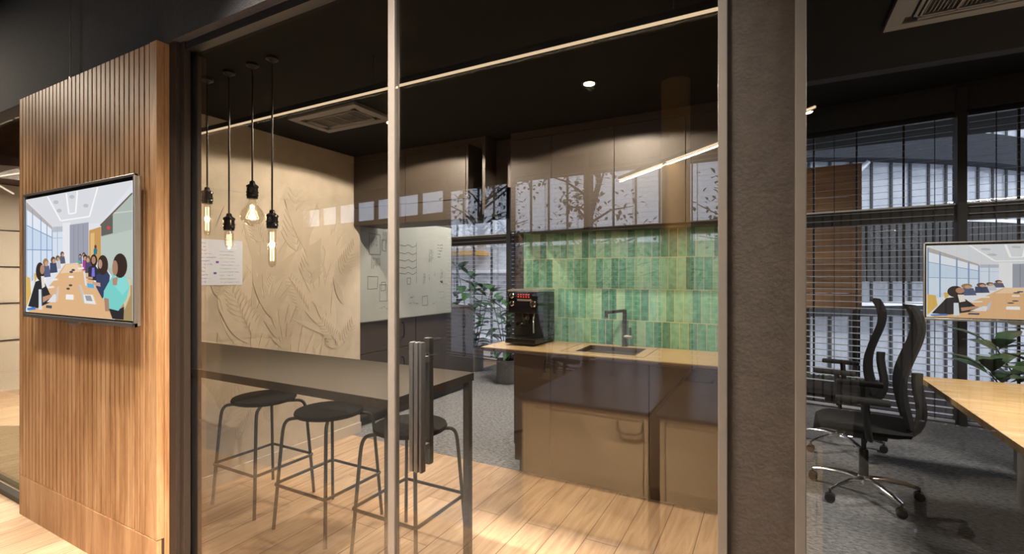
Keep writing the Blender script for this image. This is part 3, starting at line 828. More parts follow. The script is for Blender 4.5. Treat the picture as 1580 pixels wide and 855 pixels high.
def screen_mat(strength):
    m = bpy.data.materials.new('screen_glow'); m.use_nodes = True
    nt = m.node_tree; b = nt.nodes['Principled BSDF']
    a = nt.nodes.new('ShaderNodeVertexColor'); a.layer_name = 'Col'
    b.inputs['Base Color'].default_value = (0.01, 0.01, 0.01, 1); b.inputs['Roughness'].default_value = 0.25
    nt.links.new(a.outputs['Color'], b.inputs['Emission Color']); b.inputs['Emission Strength'].default_value = strength
    return m


def television(label, x0, x1, z0, z1, y, strength, arm=None):
    """y is the screen's front face; depth runs to +y"""
    t = thing('television', label, 'television', ((x0 + x1) / 2, y, z0))
    d = 0.032
    obj('casing', bx(x0 + 0.004, y + 0.012, z0 + 0.004, x1 - 0.004, y + d, z1 - 0.004, 0.006), M_SILVER, t)
    bm = B(); r = 0.011
    box(bm, x0, y, z0, x1, y + 0.016, z0 + 0.020, 0.002); box(bm, x0, y, z1 - r, x1, y + 0.016, z1, 0.002)
    box(bm, x0, y, z0, x0 + r, y + 0.016, z1, 0.002); box(bm, x1 - r, y, z0, x1, y + 0.016, z1, 0.002)
    obj('bezel', bm, M_SILVER, t)
    xm = (x0 + x1) / 2
    bm = B(); prismxz = [(xm - 0.07, z0), (xm - 0.04, z0 - 0.018), (xm + 0.04, z0 - 0.018), (xm + 0.07, z0)]
    a = [bm.verts.new((p[0], y + 0.002, p[1])) for p in prismxz]; b_ = [bm.verts.new((p[0], y + 0.016, p[1])) for p in prismxz]
    bm.faces.new(a); bm.faces.new(b_[::-1])
    for i in range(4): bm.faces.new((a[i], b_[i], b_[(i + 1) % 4], a[(i + 1) % 4]))
    obj('chin', bm, M_SILVER, t)
    ins = 0.010
    obj('screen_border', bx(x0 + r, y + 0.006, z0 + 0.018, x1 - r, y + 0.012, z1 - r), M_BLACKGLOSS, t)
    X0, X1, Z0, Z1 = x0 + r + ins, x1 - r - ins, z0 + 0.018 + ins, z1 - r - ins - 0.008
    bm = B(); cl_ = bm.loops.layers.float_color.new('Col')
    for k, (pts, c) in enumerate(picture(0, 1)):
        yy = y + 0.0055 - k * 0.00003
        vs = [bm.verts.new((X0 + (X1 - X0) * min(1, max(0, u)), yy, Z1 - (Z1 - Z0) * min(1, max(0, v)))) for u, v in pts]
        try: fc = bm.faces.new(vs)
        except Exception: continue
        for l in fc.loops: l[cl_] = (*c, 1)
    o = obj('screen', bm, screen_mat(strength), t); o['label'] = 'lit screen showing a boardroom meeting'
    if arm:
        bm = B()
        box(bm, xm - 0.15, y + d, z0 + 0.2, xm + 0.15, y + d + 0.012, z1 - 0.2); tube(bm, [(arm[0], y + d + 0.01, (z0 + z1) / 2), (arm[0], arm[1], (z0 + z1) / 2)], 0.018, 8)
        obj('mount', bm, M_BLACK, t)
    else:
        obj('mount', bx(xm - 0.2, y + d, z0 + 0.15, xm + 0.2, PY - 0.002, z1 - 0.15), M_BLACK, t)
    return t


television('silver framed television showing a boardroom meeting, hung on the slatted wood panel', -3.735, -2.505, 1.196, 1.887, 1.10, 0.92)
television('wide television showing a boardroom meeting, hung before the blinds of the meeting room', 1.19, 2.42, 1.035, 1.722, 5.50, 0.92, arm=(1.585, 5.99))

# ------------------------------------------------------------------ mural leaves and notes on the beige wall
rnd = random.Random(11)
XW = -3.32


def wall_leaf(bm, y, z, ang, L, w, x, n=9):
    """thin leaf outline lying on the wall plane"""
    pts = []
    for i in range(n + 1):
        t = i / n; pts.append((t, math.sin(PI * t ** 0.8) * w / 2))
    loop = [(t * L, q) for t, q in pts] + [(t * L, -q) for t, q in pts[-2:0:-1]]
    ca, sa = math.cos(ang), math.sin(ang)
    v0 = [bm.verts.new((x, y + a * ca - b * sa, z + a * sa + b * ca)) for a, b in loop]
    v1 = [bm.verts.new((x + 0.0015, v.co.y, v.co.z)) for v in v0]
    m_ = len(loop)
    bm.faces.new(v1)
    for i in range(m_): bm.faces.new((v0[i], v0[(i + 1) % m_], v1[(i + 1) % m_], v1[i]))


bA, bB = B(), B()
level = [0]
_wl = wall_leaf


def wall_leaf(bm, y, z, ang, L, w, x, n=9):
    level[0] += 1
    _wl(bm, y, z, ang, L, w, XW + 0.000008 * level[0], n)


for k in range(80):
    y0 = rnd.uniform(1.5, 3.05); z0 = rnd.uniform(0.25, 1.7); a = rnd.uniform(0.9, 2.3); L = rnd.uniform(0.18, 0.5)
    t = rnd.choice('abc'); bm = bA if rnd.random() < 0.5 else bB; xo = XW + 0.0004 * (k % 5)
    if t == 'a':      # feathered frond
        for j in range(9):
            s_ = j / 9; py, pz = y0 + math.cos(a) * L * s_, z0 + math.sin(a) * L * s_
            for sd in (-1, 1):
                aa = a + sd * 0.75
                l2 = L * 0.42 * (1 - s_ * 0.6)
                if 1.40 < py + math.cos(aa) * l2 < 3.2 and pz + l2 < 2.35: wall_leaf(bm, py, pz, aa, l2, l2 * 0.22, xo, 6)
    elif t == 'b':
        for j in range(5):
            aa = a + (j - 2) * 0.28
            if 1.40 < y0 + math.cos(aa) * L < 3.2: wall_leaf(bm, y0, z0, aa, L * rnd.uniform(0.7, 1.1), L * 0.13, xo)
    else:
        if 1.45 < y0 + math.cos(a) * L < 3.15: wall_leaf(bm, y0, z0, a, L * 1.3, L * 0.3, xo)
mu = thing('leaf_mural', 'faint pale leaf relief covering the beige plaster wall beside the bar table', 'mural', (XW, 2.3, 0.3))
obj('pale_leaves', bA, M_LEAFA, mu); obj('dark_leaves', bB, M_LEAFB, mu)

INKS = [mat('ink_purple', (0.16, 0.07, 0.42), 0.7), mat('ink_red', (0.50, 0.12, 0.08), 0.7), mat('ink_green', (0.05, 0.30, 0.25), 0.7), M_INK]


def ribbon_line(bm, pts, w, x, mi=0):
    """flat marker stroke on a plane of constant x; pts are (y, z)"""
    for (y0, z0), (y1, z1) in zip(pts, pts[1:]):
        dy, dz = y1 - y0, z1 - z0; L = math.hypot(dy, dz)
        if L < 1e-6: continue
        ny, nz = -dz / L * w / 2, dy / L * w / 2
        f_ = bm.faces.new([bm.verts.new((x, y0 + ny, z0 + nz)), bm.verts.new((x, y1 + ny, z1 + nz)), bm.verts.new((x, y1 - ny, z1 - nz)), bm.verts.new((x, y0 - ny, z0 - nz))])
        f_.material_index = mi


def scribble(bm, y, z, L, h, w, x, rnd, mi=0, vert=False):
    pts = []; n_ = max(4, int(L / (h * 0.45)))
    for i in range(n_ + 1):
        a = L * i / n_; b_ = rnd.uniform(-h / 2, h / 2)
        if rnd.random() < 0.14 and pts:
            ribbon_line(bm, pts, w, x, mi); pts = []; continue
        pts.append((y + b_, z - a) if vert else (y + a, z + b_))
    ribbon_line(bm, pts, w, x, mi)


nt_ = thing('wall_poster', 'white sheet of colourful handwritten notes on the beige wall behind the hanging bulbs', 'poster', (XW + 0.004, 2.0, 1.39))
obj('sheet', bx(XW + 0.007, 1.70, 1.363, XW + 0.009, 2.118, 1.672), M_PAPER, nt_)
bm = B(); rnd = random.Random(3); xs = XW + 0.0095
for i in range(12):
    z = 1.645 - i * 0.0235
    scribble(bm, 1.73, z, rnd.uniform(0.12, 0.21), 0.009, 0.0024, xs, rnd, (2, 3, 1, 1, 0, 0, 0, 0, 3, 0, 0, 0)[i])
    if i > 1: scribble(bm, 1.955, z - 0.004, rnd.uniform(0.08, 0.15), 0.007, 0.0018, xs, rnd, (3, 2, 0)[i % 3])
for y, z in ((1.93, 1.52), (1.915, 1.445)): ribbon_line(bm, [(y, z), (y + 0.02, z)], 0.014, xs, 0)
obj('handwriting', bm, None, nt_, mats=INKS)

# ------------------------------------------------------------------ whiteboard
XB = -3.376
wb = thing('whiteboard', 'large grey white whiteboard with black sketches above the dark sideboard', 'whiteboard', (XB, 3.98, 0.99))
obj('board', bx(XB, 3.245, 0.992, XB + 0.02, 4.725, 2.0, 0.002), M_WHITE, wb)
bm = B()
for a in ((3.243, 0.988, 3.249, 2.004), (4.721, 0.988, 4.729, 2.004)): box(bm, XB, a[0], a[1], XB + 0.024, a[2], a[3])
box(bm, XB, 3.243, 0.986, XB + 0.024, 4.729, 0.993); box(bm, XB, 3.243, 1.998, XB + 0.024, 4.729, 2.006)
obj('frame', bm, M_ALU, wb)
bm = B(); rnd = random.Random(8); xs = XB + 0.0215
SK = 0.0035
for (y, z, rows, L, vert) in ((3.40, 1.80, 5, 0.10, True), (3.42, 1.60, 6, 0.10, True), (3.58, 1.86, 3, 0.12, True), (3.66, 1.90, 3, 0.16, True), (4.30, 1.72, 4, 0.13, True), (4.45, 1.78, 5, 0.10, False), (4.20, 1.45, 2, 0.12, True), (4.30, 1.45, 1, 0.10, True), (4.4, 1.48, 1, 0.06, True), (4.52, 1.5, 2, 0.12, True)):
    for r_ in range(rows):
        if vert: scribble(bm, y + r_ * 0.022, z, L * rnd.uniform(0.7, 1.1), 0.012, SK, xs, rnd, 0, True)
        else: scribble(bm, y, z - r_ * 0.035, L * rnd.uniform(0.7, 1.1), 0.014, SK, xs, rnd)
for z in (1.74, 1.66, 1.585, 1.51, 1.45):
    pts = [(3.78 + i * 0.03, z + 0.012 * math.sin(i * 1.4) * (1 if i > 3 else 0.2)) for i in range(11)]; ribbon_line(bm, pts, SK, xs)
for (y, z, w_, h_) in ((3.37, 1.42, 0.13, 0.12), (3.55, 1.36, 0.06, 0.08), (3.53, 1.34, 0.10, 0.16), (3.56, 1.78, 0.05, 0.11), (3.39, 1.83, 0.15, 0.20), (3.93, 1.40, 0.05, 0.06), (4.18, 1.20, 0.09, 0.10)):
    q = lambda: rnd.uniform(-0.006, 0.006)
    ribbon_line(bm, [(y, z), (y + w_ + q(), z + q()), (y + w_ + q(), z - h_ + q()), (y + q(), z - h_ + q()), (y, z)], SK, xs)
ribbon_line(bm, [(4.08, 1.78), (4.08, 1.35)], 0.0025, xs)
for (y, z) in ((3.52, 1.12), (3.60, 1.10), (3.66, 1.17), (3.98, 1.20), (3.96, 1.14), (4.04, 1.13), (4.36, 1.12), (4.5, 1.17), (4.48, 1.24), (4.55, 1.33)):
    scribble(bm, y, z, 0.08, 0.018, SK, xs, rnd)
for i in range(7): scribble(bm, 4.5, 1.36 - i * 0.001, 0.05, 0.03, SK, xs, rnd)
obj('sketches', bm, M_INK, wb)

# ------------------------------------------------------------------ sideboard under the whiteboard
XS = -3.38


def handle_v(x, y, z0, z1, parent, r=0.006):
    bm = B(); tube(bm, smooth_path([(x, y, z0), (x + 0.03, y, z0), (x + 0.03, y, z1), (x, y, z1)], 2), r, 8)
    return obj('handle', bm, M_BLACK, parent, True)


sb = thing('sideboard', 'long dark brown low sideboard with bow handles under the whiteboard', 'sideboard', (XS - 0.25, 4.25, 0))
obj('carcass', bx(-3.93, 3.262, 0.09, XS - 0.02, 5.24, 1.03), M_BROWN, sb)
obj('plinth', bx(-3.93, 3.262, 0.002, XS - 0.045, 5.235, 0.09), M_BLACK, sb)
obj('top', bx(-3.94, 3.255, 1.03, XS, 5.25, 1.05, 0.002), M_BROWN, sb)
k = 0
for y0, y1 in ((3.265, 4.10), (4.105, 5.24)):
    for z0, z1 in ((0.095, 0.685), (0.69, 1.027)):
        dn = 'drawer_front' if z0 > 0.5 else 'door'
        dd = obj(dn, bx(XS - 0.019, y0, z0, XS, y1 - 0.003, z1, 0.0015), M_BROWN, sb)
        hy = y1 - 0.22
        handle_v(XS, hy, z1 - 0.26 if z0 < 0.5 else z0 + 0.1, z1 - 0.1 if z0 < 0.5 else z0 + 0.25, dd)

# ------------------------------------------------------------------ kitchen base units, worktop, sink, tap
YF = 3.075


def handle_h(x0, x1, y, z, parent):
    bm = B(); tube(bm, smooth_path([(x0, y, z), (x0, y - 0.03, z), (x1, y - 0.03, z), (x1, y, z)], 2), 0.006, 8)
    return obj('handle', bm, M_STEEL, parent, True)


u = thing('kitchen_base_unit', 'dark brown double door base cabinet under the sink', 'cabinet', (-1.1, 3.3, 0), group=None)
obj('carcass', bx(-1.63, YF + 0.02, 0.1, -0.675, 3.60, 0.868), M_BROWN, u)
obj('plinth', bx(-1.62, YF + 0.06, 0.003, -0.675, 3.60, 0.1), M_BROWN, u)
dA = obj('door', bx(-1.628, YF, 0.105, -1.352, YF + 0.019, 0.865, 0.0015), M_BROWN, u)
dB = obj('door', bx(-1.348, YF, 0.105, -0.678, YF + 0.019, 0.865, 0.0015), M_BROWN, u)
for x, d_ in ((-1.385, dA), (-1.318, dB)):
    bm = B(); tube(bm, smooth_path([(x, YF, 0.76), (x, YF - 0.028, 0.76), (x, YF - 0.028, 0.84), (x, YF, 0.84)], 2), 0.006, 8); obj('handle', bm, M_BLACK, d_, True)
u = thing('kitchen_base_unit', 'dark brown base cabinet with one horizontal bar handle next to the column', 'cabinet', (-0.35, 3.3, 0))
obj('carcass', bx(-0.673, YF + 0.02, 0.1, -0.055, 3.60, 0.868), M_BROWN, u)
obj('plinth', bx(-0.673, YF + 0.06, 0.003, -0.055, 3.60, 0.1), M_BROWN, u)
dC = obj('door', bx(-0.671, YF, 0.105, -0.057, YF + 0.019, 0.865, 0.0015), M_BROWN, u)
handle_h(-0.46, -0.305, YF, 0.80, dC)
# worktop with sink cut-out
wt = thing('worktop', 'tan kitchen worktop running along the green tiles', 'worktop', (-1.0, 3.3, 0.87))
SX0, SX1, SY0, SY1 = -1.215, -0.79, 3.185, 3.53
bm = B()
for a in ((-1.90, 3.05, SX0, 3.617), (SX1, 3.05, -0.052, 3.617), (SX0, 3.05, SX1, SY0), (SX0, SY1, SX1, 3.617)):
    box(bm, a[0], a[1], 0.872, a[2], a[3], 0.9)
obj('slab', bm, M_WORK, wt)
obj('front_edge', bx(-1.90, 3.046, 0.872, -0.052, 3.0505, 0.894), M_BROWN, wt)
sk = thing('kitchen_sink', 'brown rectangular inset sink with a thin rim groove in the tan worktop', 'sink', (-1.0, 3.35, 0.72))
bm = B()
box(bm, SX0, SY0, 0.72, SX1, SY1, 0.726)
box(bm, SX0, SY0, 0.72, SX0 + 0.008, SY1, 0.899); box(bm, SX1 - 0.008, SY0, 0.72, SX1, SY1, 0.899)
box(bm, SX0, SY0, 0.72, SX1, SY0 + 0.008, 0.899); box(bm, SX0, SY1 - 0.008, 0.72, SX1, SY1, 0.899)
obj('basin', bm, M_SINK, sk)
bm = B()
for a in ((-1.30, 3.135, -0.72, 3.140), (-0.725, 3.135, -0.72, 3.60), (-1.30, 3.135, -1.295, 3.60)): box(bm, a[0], a[1], 0.8995, a[2], a[3], 0.9012)
obj('rim', bm, M_SINK, sk)
bm = B(); lathe(bm, [(0.035, 0.7265), (0.035, 0.73), (0.02, 0.7285)], -1.0, 3.36, 20); obj('drain', bm, M_STEEL, sk)
tp = thing('kitchen_tap', 'bronze angular swan neck tap standing behind the sink', 'tap', (-0.965, 3.575, 0.9))
bm = B(); lathe(bm, [(0.024, 0.9), (0.024, 0.906), (0.018, 0.908), (0.018, 0.94), (0.015, 0.945), (0.015, 1.175)], -0.965, 3.575, 20); obj('body', bm, M_BRASS, tp, True)
bm = B()
a = Vector((-0.965, 3.575, 1.168)); b_ = Vector((-1.065, 3.44, 1.158)); tube(bm, [a, b_], 0.014, 4); tube(bm, [b_ + Vector((0.0, 0, 0.014)), b_ + Vector((0, 0, -0.035))], 0.013, 8)
obj('spout', bm, M_BRASS, tp)
bm = B(); tube(bm, [(-0.965, 3.57, 0.975), (-0.905, 3.56, 0.975)], 0.012, 12); obj('valve', bm, M_SILVER, tp, True)
bm = B(); box(bm, -0.927, 3.553, 0.985, -0.909, 3.565, 1.045, 0.002); obj('lever', bm, M_BRASS, tp)

# coffee machine
cm = thing('coffee_machine', 'black espresso machine with chrome gauges at the left end of the worktop', 'coffee machine', (-1.66, 3.42, 0.9))
CX0, CX1, CY0, CY1 = -1.79, -1.535, 3.27, 3.58
obj('tray', bx(CX0, CY0 - 0.05, 0.915, CX1, CY1, 0.955, 0.004), M_BLACKGLOSS, cm)
obj('rear_body', bx(CX0, CY0 + 0.10, 0.955, CX1, CY1, 1.30, 0.006), M_STEEL, cm)
hd_ = obj('head', bx(CX0, CY0, 1.14, CX1, CY0 + 0.12, 1.305, 0.006), M_BLACKGLOSS, cm)
obj('cup_rail', bx(CX0, CY0, 1.306, CX1, CY1, 1.32), M_SILVER, cm)
for i, (x, z) in enumerate(((CX0 + 0.04, 1.275), (CX0 + 0.04, 1.215))):
    bm = B(); lathe(bm, [(0.020, 0), (0.020, -0.014), (0.014, -0.020)], axis='Y', base=(x, CY0, z), n=18); obj('gauge', bm, M_CHROME, hd_, True)
bm = B(); lathe(bm, [(0.026, 0), (0.026, -0.016), (0.018, -0.024)], axis='Y', base=(CX1 - 0.035, CY0, 1.215), n=18); obj('steam_knob', bm, M_CHROME, hd_, True)
bm = B()
for k in range(5):
    for j in range(2): box(bm, CX0 + 0.085 + k * 0.022, CY0 - 0.004, 1.262 + j * 0.018, CX0 + 0.095 + k * 0.022, CY0, 1.270 + j * 0.018)
obj('buttons', bm, emit('red_button_glow', (1, 0.08, 0.04), 1.2), hd_)
obj('label_strip', bx(CX0 + 0.08, CY0 - 0.003, 1.235, CX0 + 0.20, CY0, 1.250), M_SILVER, hd_)
bm = B(); lathe(bm, [(0.036, 1.145), (0.036, 1.10), (0.030, 1.09)], CX0 + 0.13, CY0 + 0.05, 20); lathe(bm, [(0.03, 1.09), (0.03, 1.06)], CX0 + 0.13, CY0 + 0.05, 20); obj('brew_group', bm, M_BLACKGLOSS, cm, True)
bm = B(); tube(bm, [(CX0 + 0.13, CY0 + 0.03, 1.075), (CX0 + 0.13, CY0 - 0.10, 1.07)], 0.010, 8, rad=[0.008, 0.013]); box(bm, CX0 + 0.10, CY0 + 0.02, 1.04, CX0 + 0.16, CY0 + 0.06, 1.052); obj('portafilter', bm, M_CHROME, cm)
bm = B(); tube(bm, smooth_path([(CX1 - 0.03, CY0 + 0.02, 1.15), (CX1 - 0.03, CY0 - 0.02, 1.12), (CX1 - 0.02, CY0 - 0.03, 1.0)], 2), 0.006, 8); obj('steam_wand', bm, M_CHROME, cm, True)

# ------------------------------------------------------------------ wall cabinets
YU = 3.20
seams = [-1.73, -1.395, -0.935, -0.475, -0.055]
wl = ('above the coffee machine', 'second from the coffee machine', 'above the sink tap', 'closest to the column')
for (a, b), l in zip(zip(seams, seams[1:]), wl):
    t = thing('wall_cabinet', 'tall taupe brown wall cabinet over the green tiles, ' + l, 'cabinet', ((a + b) / 2, 3.4, 1.77))
    obj('carcass', bx(a, YU + 0.02, 1.77, b, 3.615, CEIL - 0.002), M_UPPER, t)
    obj('door', bx(a + 0.002, YU, 1.765, b - 0.002, YU + 0.019, 2.44, 0.0015), M_UPPER, t)
    obj('cornice', bx(a, YU + 0.004, 2.445, b, YU + 0.02, CEIL - 0.002), M_BROWN, t)
t = thing('filler_panel', 'dark recessed panel between the open niche and the wall cabinets', 'panel', (-1.83, 3.4, 2.1))
obj('panel', bx(-1.925, 3.32, 2.12, -1.733, 3.34, CEIL - 0.002), M_BROWN, t)
t = thing('niche_shelf', 'narrow open dark niche between the ceiling cabinets', 'niche', (-2.02, 3.3, 1.9))
bm = B(); box(bm, -2.105, 3.16, 1.90, -2.085, 3.55, CEIL - 0.002); box(bm, -1.955, 3.16, 1.90, -1.930, 3.55, CEIL - 0.002); obj('side_panel', bm, M_UPPER, t)
obj('back_panel', bx(-2.085, 3.53, 1.90, -1.955, 3.55, CEIL - 0.002), M_BLACK, t); obj('lintel', bx(-2.085, 3.165, 2.46, -1.955, 3.53, CEIL - 0.002), M_UPPER, t)
for (a, b, l) in ((-3.318, -2.72, 'behind the left door stile'), (-2.717, -2.108, 'left of the open niche')):
    t = thing('ceiling_cabinet', 'brown overhead cabinet hung from the soffit, ' + l, 'cabinet', ((a + b) / 2, 3.4, 1.88))
    obj('carcass', bx(a, 3.18, 1.88, b, 3.55, CEIL - 0.002), M_UPPER, t)
    obj('door', bx(a + 0.002, 3.16, 2.035, b - 0.002, 3.179, 2.44, 0.0015), M_UPPER, t)
    obj('door', bx(a + 0.002, 3.16, 1.875, b - 0.002, 3.179, 2.028, 0.0015), M_UPPER, t)
    obj('cornice', bx(a, 3.164, 2.445, b, 3.18, CEIL - 0.002), M_BROWN, t)
# under-cabinet light
ul = thing('under_cabinet_light', 'slim warm light strip under the wall cabinets washing the green tiles', 'light', (-0.9, 3.3, 1.755))
obj('housing', bx(-1.72, 3.26, 1.752, -0.06, 3.29, 1.769), M_ALU, ul)
area('under_cabinet_lamp', (-0.9, 3.275, 1.748), 8, (1.0, 0.82, 0.60), 1.64, 0.02)

# ------------------------------------------------------------------ bar table and stools
TX1 = -1.16
bt = thing('bar_table', 'long dark brown bar table behind the glass with one end at the beige wall', 'table', (-2.1, 1.53, 0))
obj('tabletop', bx(-3.30, 1.265, 0.965, TX1, 1.805, 1.0, 0.002), M_TABLETOP, bt)
obj('underframe', bx(-3.25, 1.50, 0.935, TX1 - 0.1, 1.57, 0.965), M_BLACK, bt)
for x in (-3.27, -1.192):
    for y in (1.275, 1.765):
        obj('leg', bx(x, y, 0.0, x + 0.03, y + 0.03, 0.965, 0.002), M_BLACK, bt)


def make_stool(label):
    t = thing('bar_stool', label, 'stool', (0, 0, 0), 0, 'bar stools at the bar table', world=False)
    bm = B(); lathe(bm, [(0.02, 0.628), (0.165, 0.628), (0.184, 0.634), (0.190, 0.645), (0.186, 0.656), (0.16, 0.662), (0.02, 0.658)], n=40); obj('seat', bm, M_FABRIC, t, True)
    bm = B()
    box(bm, -0.09, -0.012, 0.615, 0.09, 0.012, 0.627); box(bm, -0.012, -0.09, 0.615, 0.012, 0.09, 0.627); obj('seat_frame', bm, M_BLACK, t)
    foot = 0.208; topd = 0.172
    for sx in (-1, 1):
        for sy in (-1, 1):
            bm = B()
            pts = [(0.06 * sx, 0.06 * sy, 0.618), (0.135 * sx, 0.135 * sy, 0.618), (0.158 * sx, 0.158 * sy, 0.612), (topd * sx, topd * sy, 0.58), (0.178 * sx, 0.178 * sy, 0.5), (foot * sx, foot * sy, 0.004)]
            tube(bm, smooth_path(pts[:5], 2) + [Vector(pts[5])], 0.0095, 10); obj('leg', bm, M_BLACK, t, True)
    bm = B(); q = 0.206; c = 0.15
    z = 0.255
    pts = [(-q, -c, z), (-q, -q, z), (-c, -q, z), (c, -q, z), (q, -q, z), (q, -c, z), (q, c, z), (q, q, z), (c, q, z), (-c, q, z), (-q, q, z), (-q, c, z)]
    tube(bm, smooth_path(pts, 2, True), 0.0085, 8, closed=True); obj('footrest', bm, M_BLACK, t, True)
    return t


s0 = make_stool('round black bar stool nearest the beige wall, leftmost of the three')
s0.location = (-2.86, 1.975, 0)
dup(s0, (-2.257, 1.965, 0), 0, 'round black bar stool in the middle, its whole seat visible below the table edge')
dup(s0, (-1.655, 1.965, 0), 0, 'black bar stool behind the door stile and handle, rightmost of the three')

# ------------------------------------------------------------------ pendants
CLEAR = M_BULB


def pendant(x, y, zs, kind, label):
    """zs = top of the socket"""
    t = thing('pendant_lamp', label, 'lamp', (x, y, CEIL), 0, 'bare bulb pendant lamps over the bar table')
    bm = B(); lathe(bm, [(0.03, CEIL), (0.03, CEIL - 0.012), (0.012, CEIL - 0.022), (0.006, CEIL - 0.03)], x, y, 18); obj('ceiling_rose', bm, M_BLACK, t, True)
    bm = B(); tube(bm, [(x, y, CEIL - 0.025), (x, y, zs)], 0.0042, 8); obj('cord', bm, M_BLACK, t)
    bm = B(); lathe(bm, [(0.006, zs + 0.004), (0.012, zs), (0.014, zs - 0.012), (0.028, zs - 0.022), (0.030, zs - 0.03), (0.026, zs - 0.034), (0.026, zs - 0.05), (0.029, zs - 0.053), (0.029, zs - 0.058), (0.026, zs - 0.061), (0.029, zs - 0.072), (0.026, zs - 0.076), (0.025, zs - 0.088)], x, y, 24)
    obj('socket', bm, M_BLACKGLOSS, t, True)
    z0 = zs - 0.086
    if kind == 'globe':
        pr = [(0.016, z0), (0.018, z0 - 0.02), (0.030, z0 - 0.04), (0.048, z0 - 0.062), (0.056, z0 - 0.085), (0.050, z0 - 0.110), (0.032, z0 - 0.130), (0.012, z0 - 0.140), (0.001, z0 - 0.141)]
    elif kind == 'long':
        pr = [(0.016, z0), (0.019, z0 - 0.012), (0.019, z0 - 0.170), (0.015, z0 - 0.186), (0.001, z0 - 0.192)]
    elif kind == 'medium':
        pr = [(0.016, z0), (0.018, z0 - 0.012), (0.018, z0 - 0.155), (0.013, z0 - 0.172), (0.001, z0 - 0.178)]
    else:
        pr = [(0.016, z0), (0.022, z0 - 0.02), (0.023, z0 - 0.06), (0.018, z0 - 0.085), (0.001, z0 - 0.100)]
    bm = B(); lathe(bm, pr, x, y, 24, cap=False); bl = obj('bulb', bm, CLEAR, t, True); bl['label'] = 'clear glass bulb'
    bm = B(); rr = 0.0011
    if kind in ('long', 'medium'):
        h = 0.14 if kind == 'long' else 0.125
        for s_ in range(6):
            a = 2 * PI * s_ / 6; tube(bm, [(x + 0.008 * math.cos(a), y + 0.008 * math.sin(a), z0 - 0.02), (x + 0.008 * math.cos(a), y + 0.008 * math.sin(a), z0 - 0.02 - h)], rr, 5)
    elif kind == 'globe':
        for s_ in range(6):
            a = 2 * PI * s_ / 6; ca, sa = math.cos(a), math.sin(a)
            tube(bm, smooth_path([(x + 0.005 * ca, y + 0.005 * sa, z0 - 0.045), (x + 0.024 * ca, y + 0.024 * sa, z0 - 0.085), (x + 0.03 * ca, y + 0.03 * sa, z0 - 0.105), (x + 0.012 * ca, y + 0.012 * sa, z0 - 0.10), (x + 0.004 * ca, y + 0.004 * sa, z0 - 0.06)], 2), rr, 5)
    else:
        pts = [(x + 0.012 * math.cos(i * 0.9), y + 0.012 * math.sin(i * 0.9), z0 - 0.02 - i * 0.0014) for i in range(46)]
        tube(bm, pts, rr, 5)
    obj('filament', bm, E_FIL, bl)
    d = bpy.data.lights.new('bulb_light', 'POINT'); d.energy = 2.2; d.color = (1.0, 0.66, 0.36); d.shadow_soft_size = 0.02
    o = bpy.data.objects.new('bulb_light', d); COL.objects.link(o); o.location = (x, y, z0 - 0.08)


pendant(-2.704, 1.53, 1.907, 'medium', 'bare tube bulb pendant hanging leftmost of the four')
pendant(-2.507, 1.53, 1.753, 'small', 'bare small bulb pendant hanging low, second from left')
pendant(-2.312, 1.53, 1.905, 'globe', 'bare round globe bulb pendant, third from left')
pendant(-2.157, 1.53, 1.748, 'long', 'bare long tube bulb pendant hanging rightmost and lowest of the four')

# ------------------------------------------------------------------ ceiling fittings
ll = thing('linear_light', 'long slim warm strip light hanging across the kitchen above the bulbs', 'light', (-1.75, 1.75, 2.3))
LY, LZ = 1.745, 2.318
obj('diffuser', bx(-3.31, LY - 0.009, LZ, -0.06, LY + 0.009, LZ + 0.004), E_LED, ll)
obj('housing', bx(-3.31, LY - 0.012, LZ + 0.004, -0.06, LY + 0.012, LZ + 0.03), M_BLACK, ll)
bm = B()
for x in (-3.1, -1.7, -0.3): tube(bm, [(x, LY, LZ + 0.03), (x, LY, CEIL)], 0.0015, 5)
obj('hanging_wire', bm, M_BLACK, ll)
area('linear_light_lamp', (-1.7, LY, LZ - 0.004), 3.5, (1.0, 0.76, 0.5), 3.2, 0.018)
l2 = thing('linear_light', 'slim warm strip light set diagonally, mirrored over the wall cabinets beside the column', 'light', (-0.6, -1.77, 2.4))
a = Vector((-1.437, mir(5.096), 2.45)); b_ = Vector((0.235, mir(3.444), 2.45))
bm = B(); tube(bm, [a, b_], 0.008, 4); obj('diffuser', bm, E_LEDHALL, l2)
bm = B(); tube(bm, [a + Vector((0, 0, 0.025)), b_ + Vector((0, 0, 0.025))], 0.018, 4); obj('housing', bm, M_BLACK, l2)
bm = B()
for f_ in (0.1, 0.9):
    p = a.lerp(b_, f_); tube(bm, [(p.x, p.y, 2.48), (p.x, p.y, HC)], 0.002, 5)
obj('hanging_wire', bm, M_BLACK, l2)
area('diagonal_line_lamp', tuple((a + b_) / 2 - Vector((0, 0, 0.02))), 60, (1.0, 0.76, 0.5), 2.3, 0.02, (0, 0, math.atan2(b_.y - a.y, b_.x - a.x)))

for (x, y, l) in ((-2.338, 2.57, 'glowing round recessed downlight left, beside the ceiling vent cassette'), (-0.892, 2.568, 'glowing round recessed downlight right, in front of the wall cabinets')):
    t = thing('downlight', l, 'light', (x, y, CEIL), 0, 'kitchen ceiling downlights')
    bm = B(); lathe(bm, [(0.042, CEIL), (0.042, CEIL - 0.006), (0.032, CEIL - 0.006), (0.030, CEIL - 0.002)], x, y, 28, cap=False); obj('ring', bm, M_BLACK, t, True)
    bm = B(); lathe(bm, [(0.029, CEIL - 0.002), (0.029, CEIL - 0.007), (0.024, CEIL - 0.009)], x, y, 24); obj('lens', bm, E_SPOT, t)
    spot('downlight_lamp', (x, y, CEIL - 0.02), 85, WARM, 160, 0.10, 0.02)


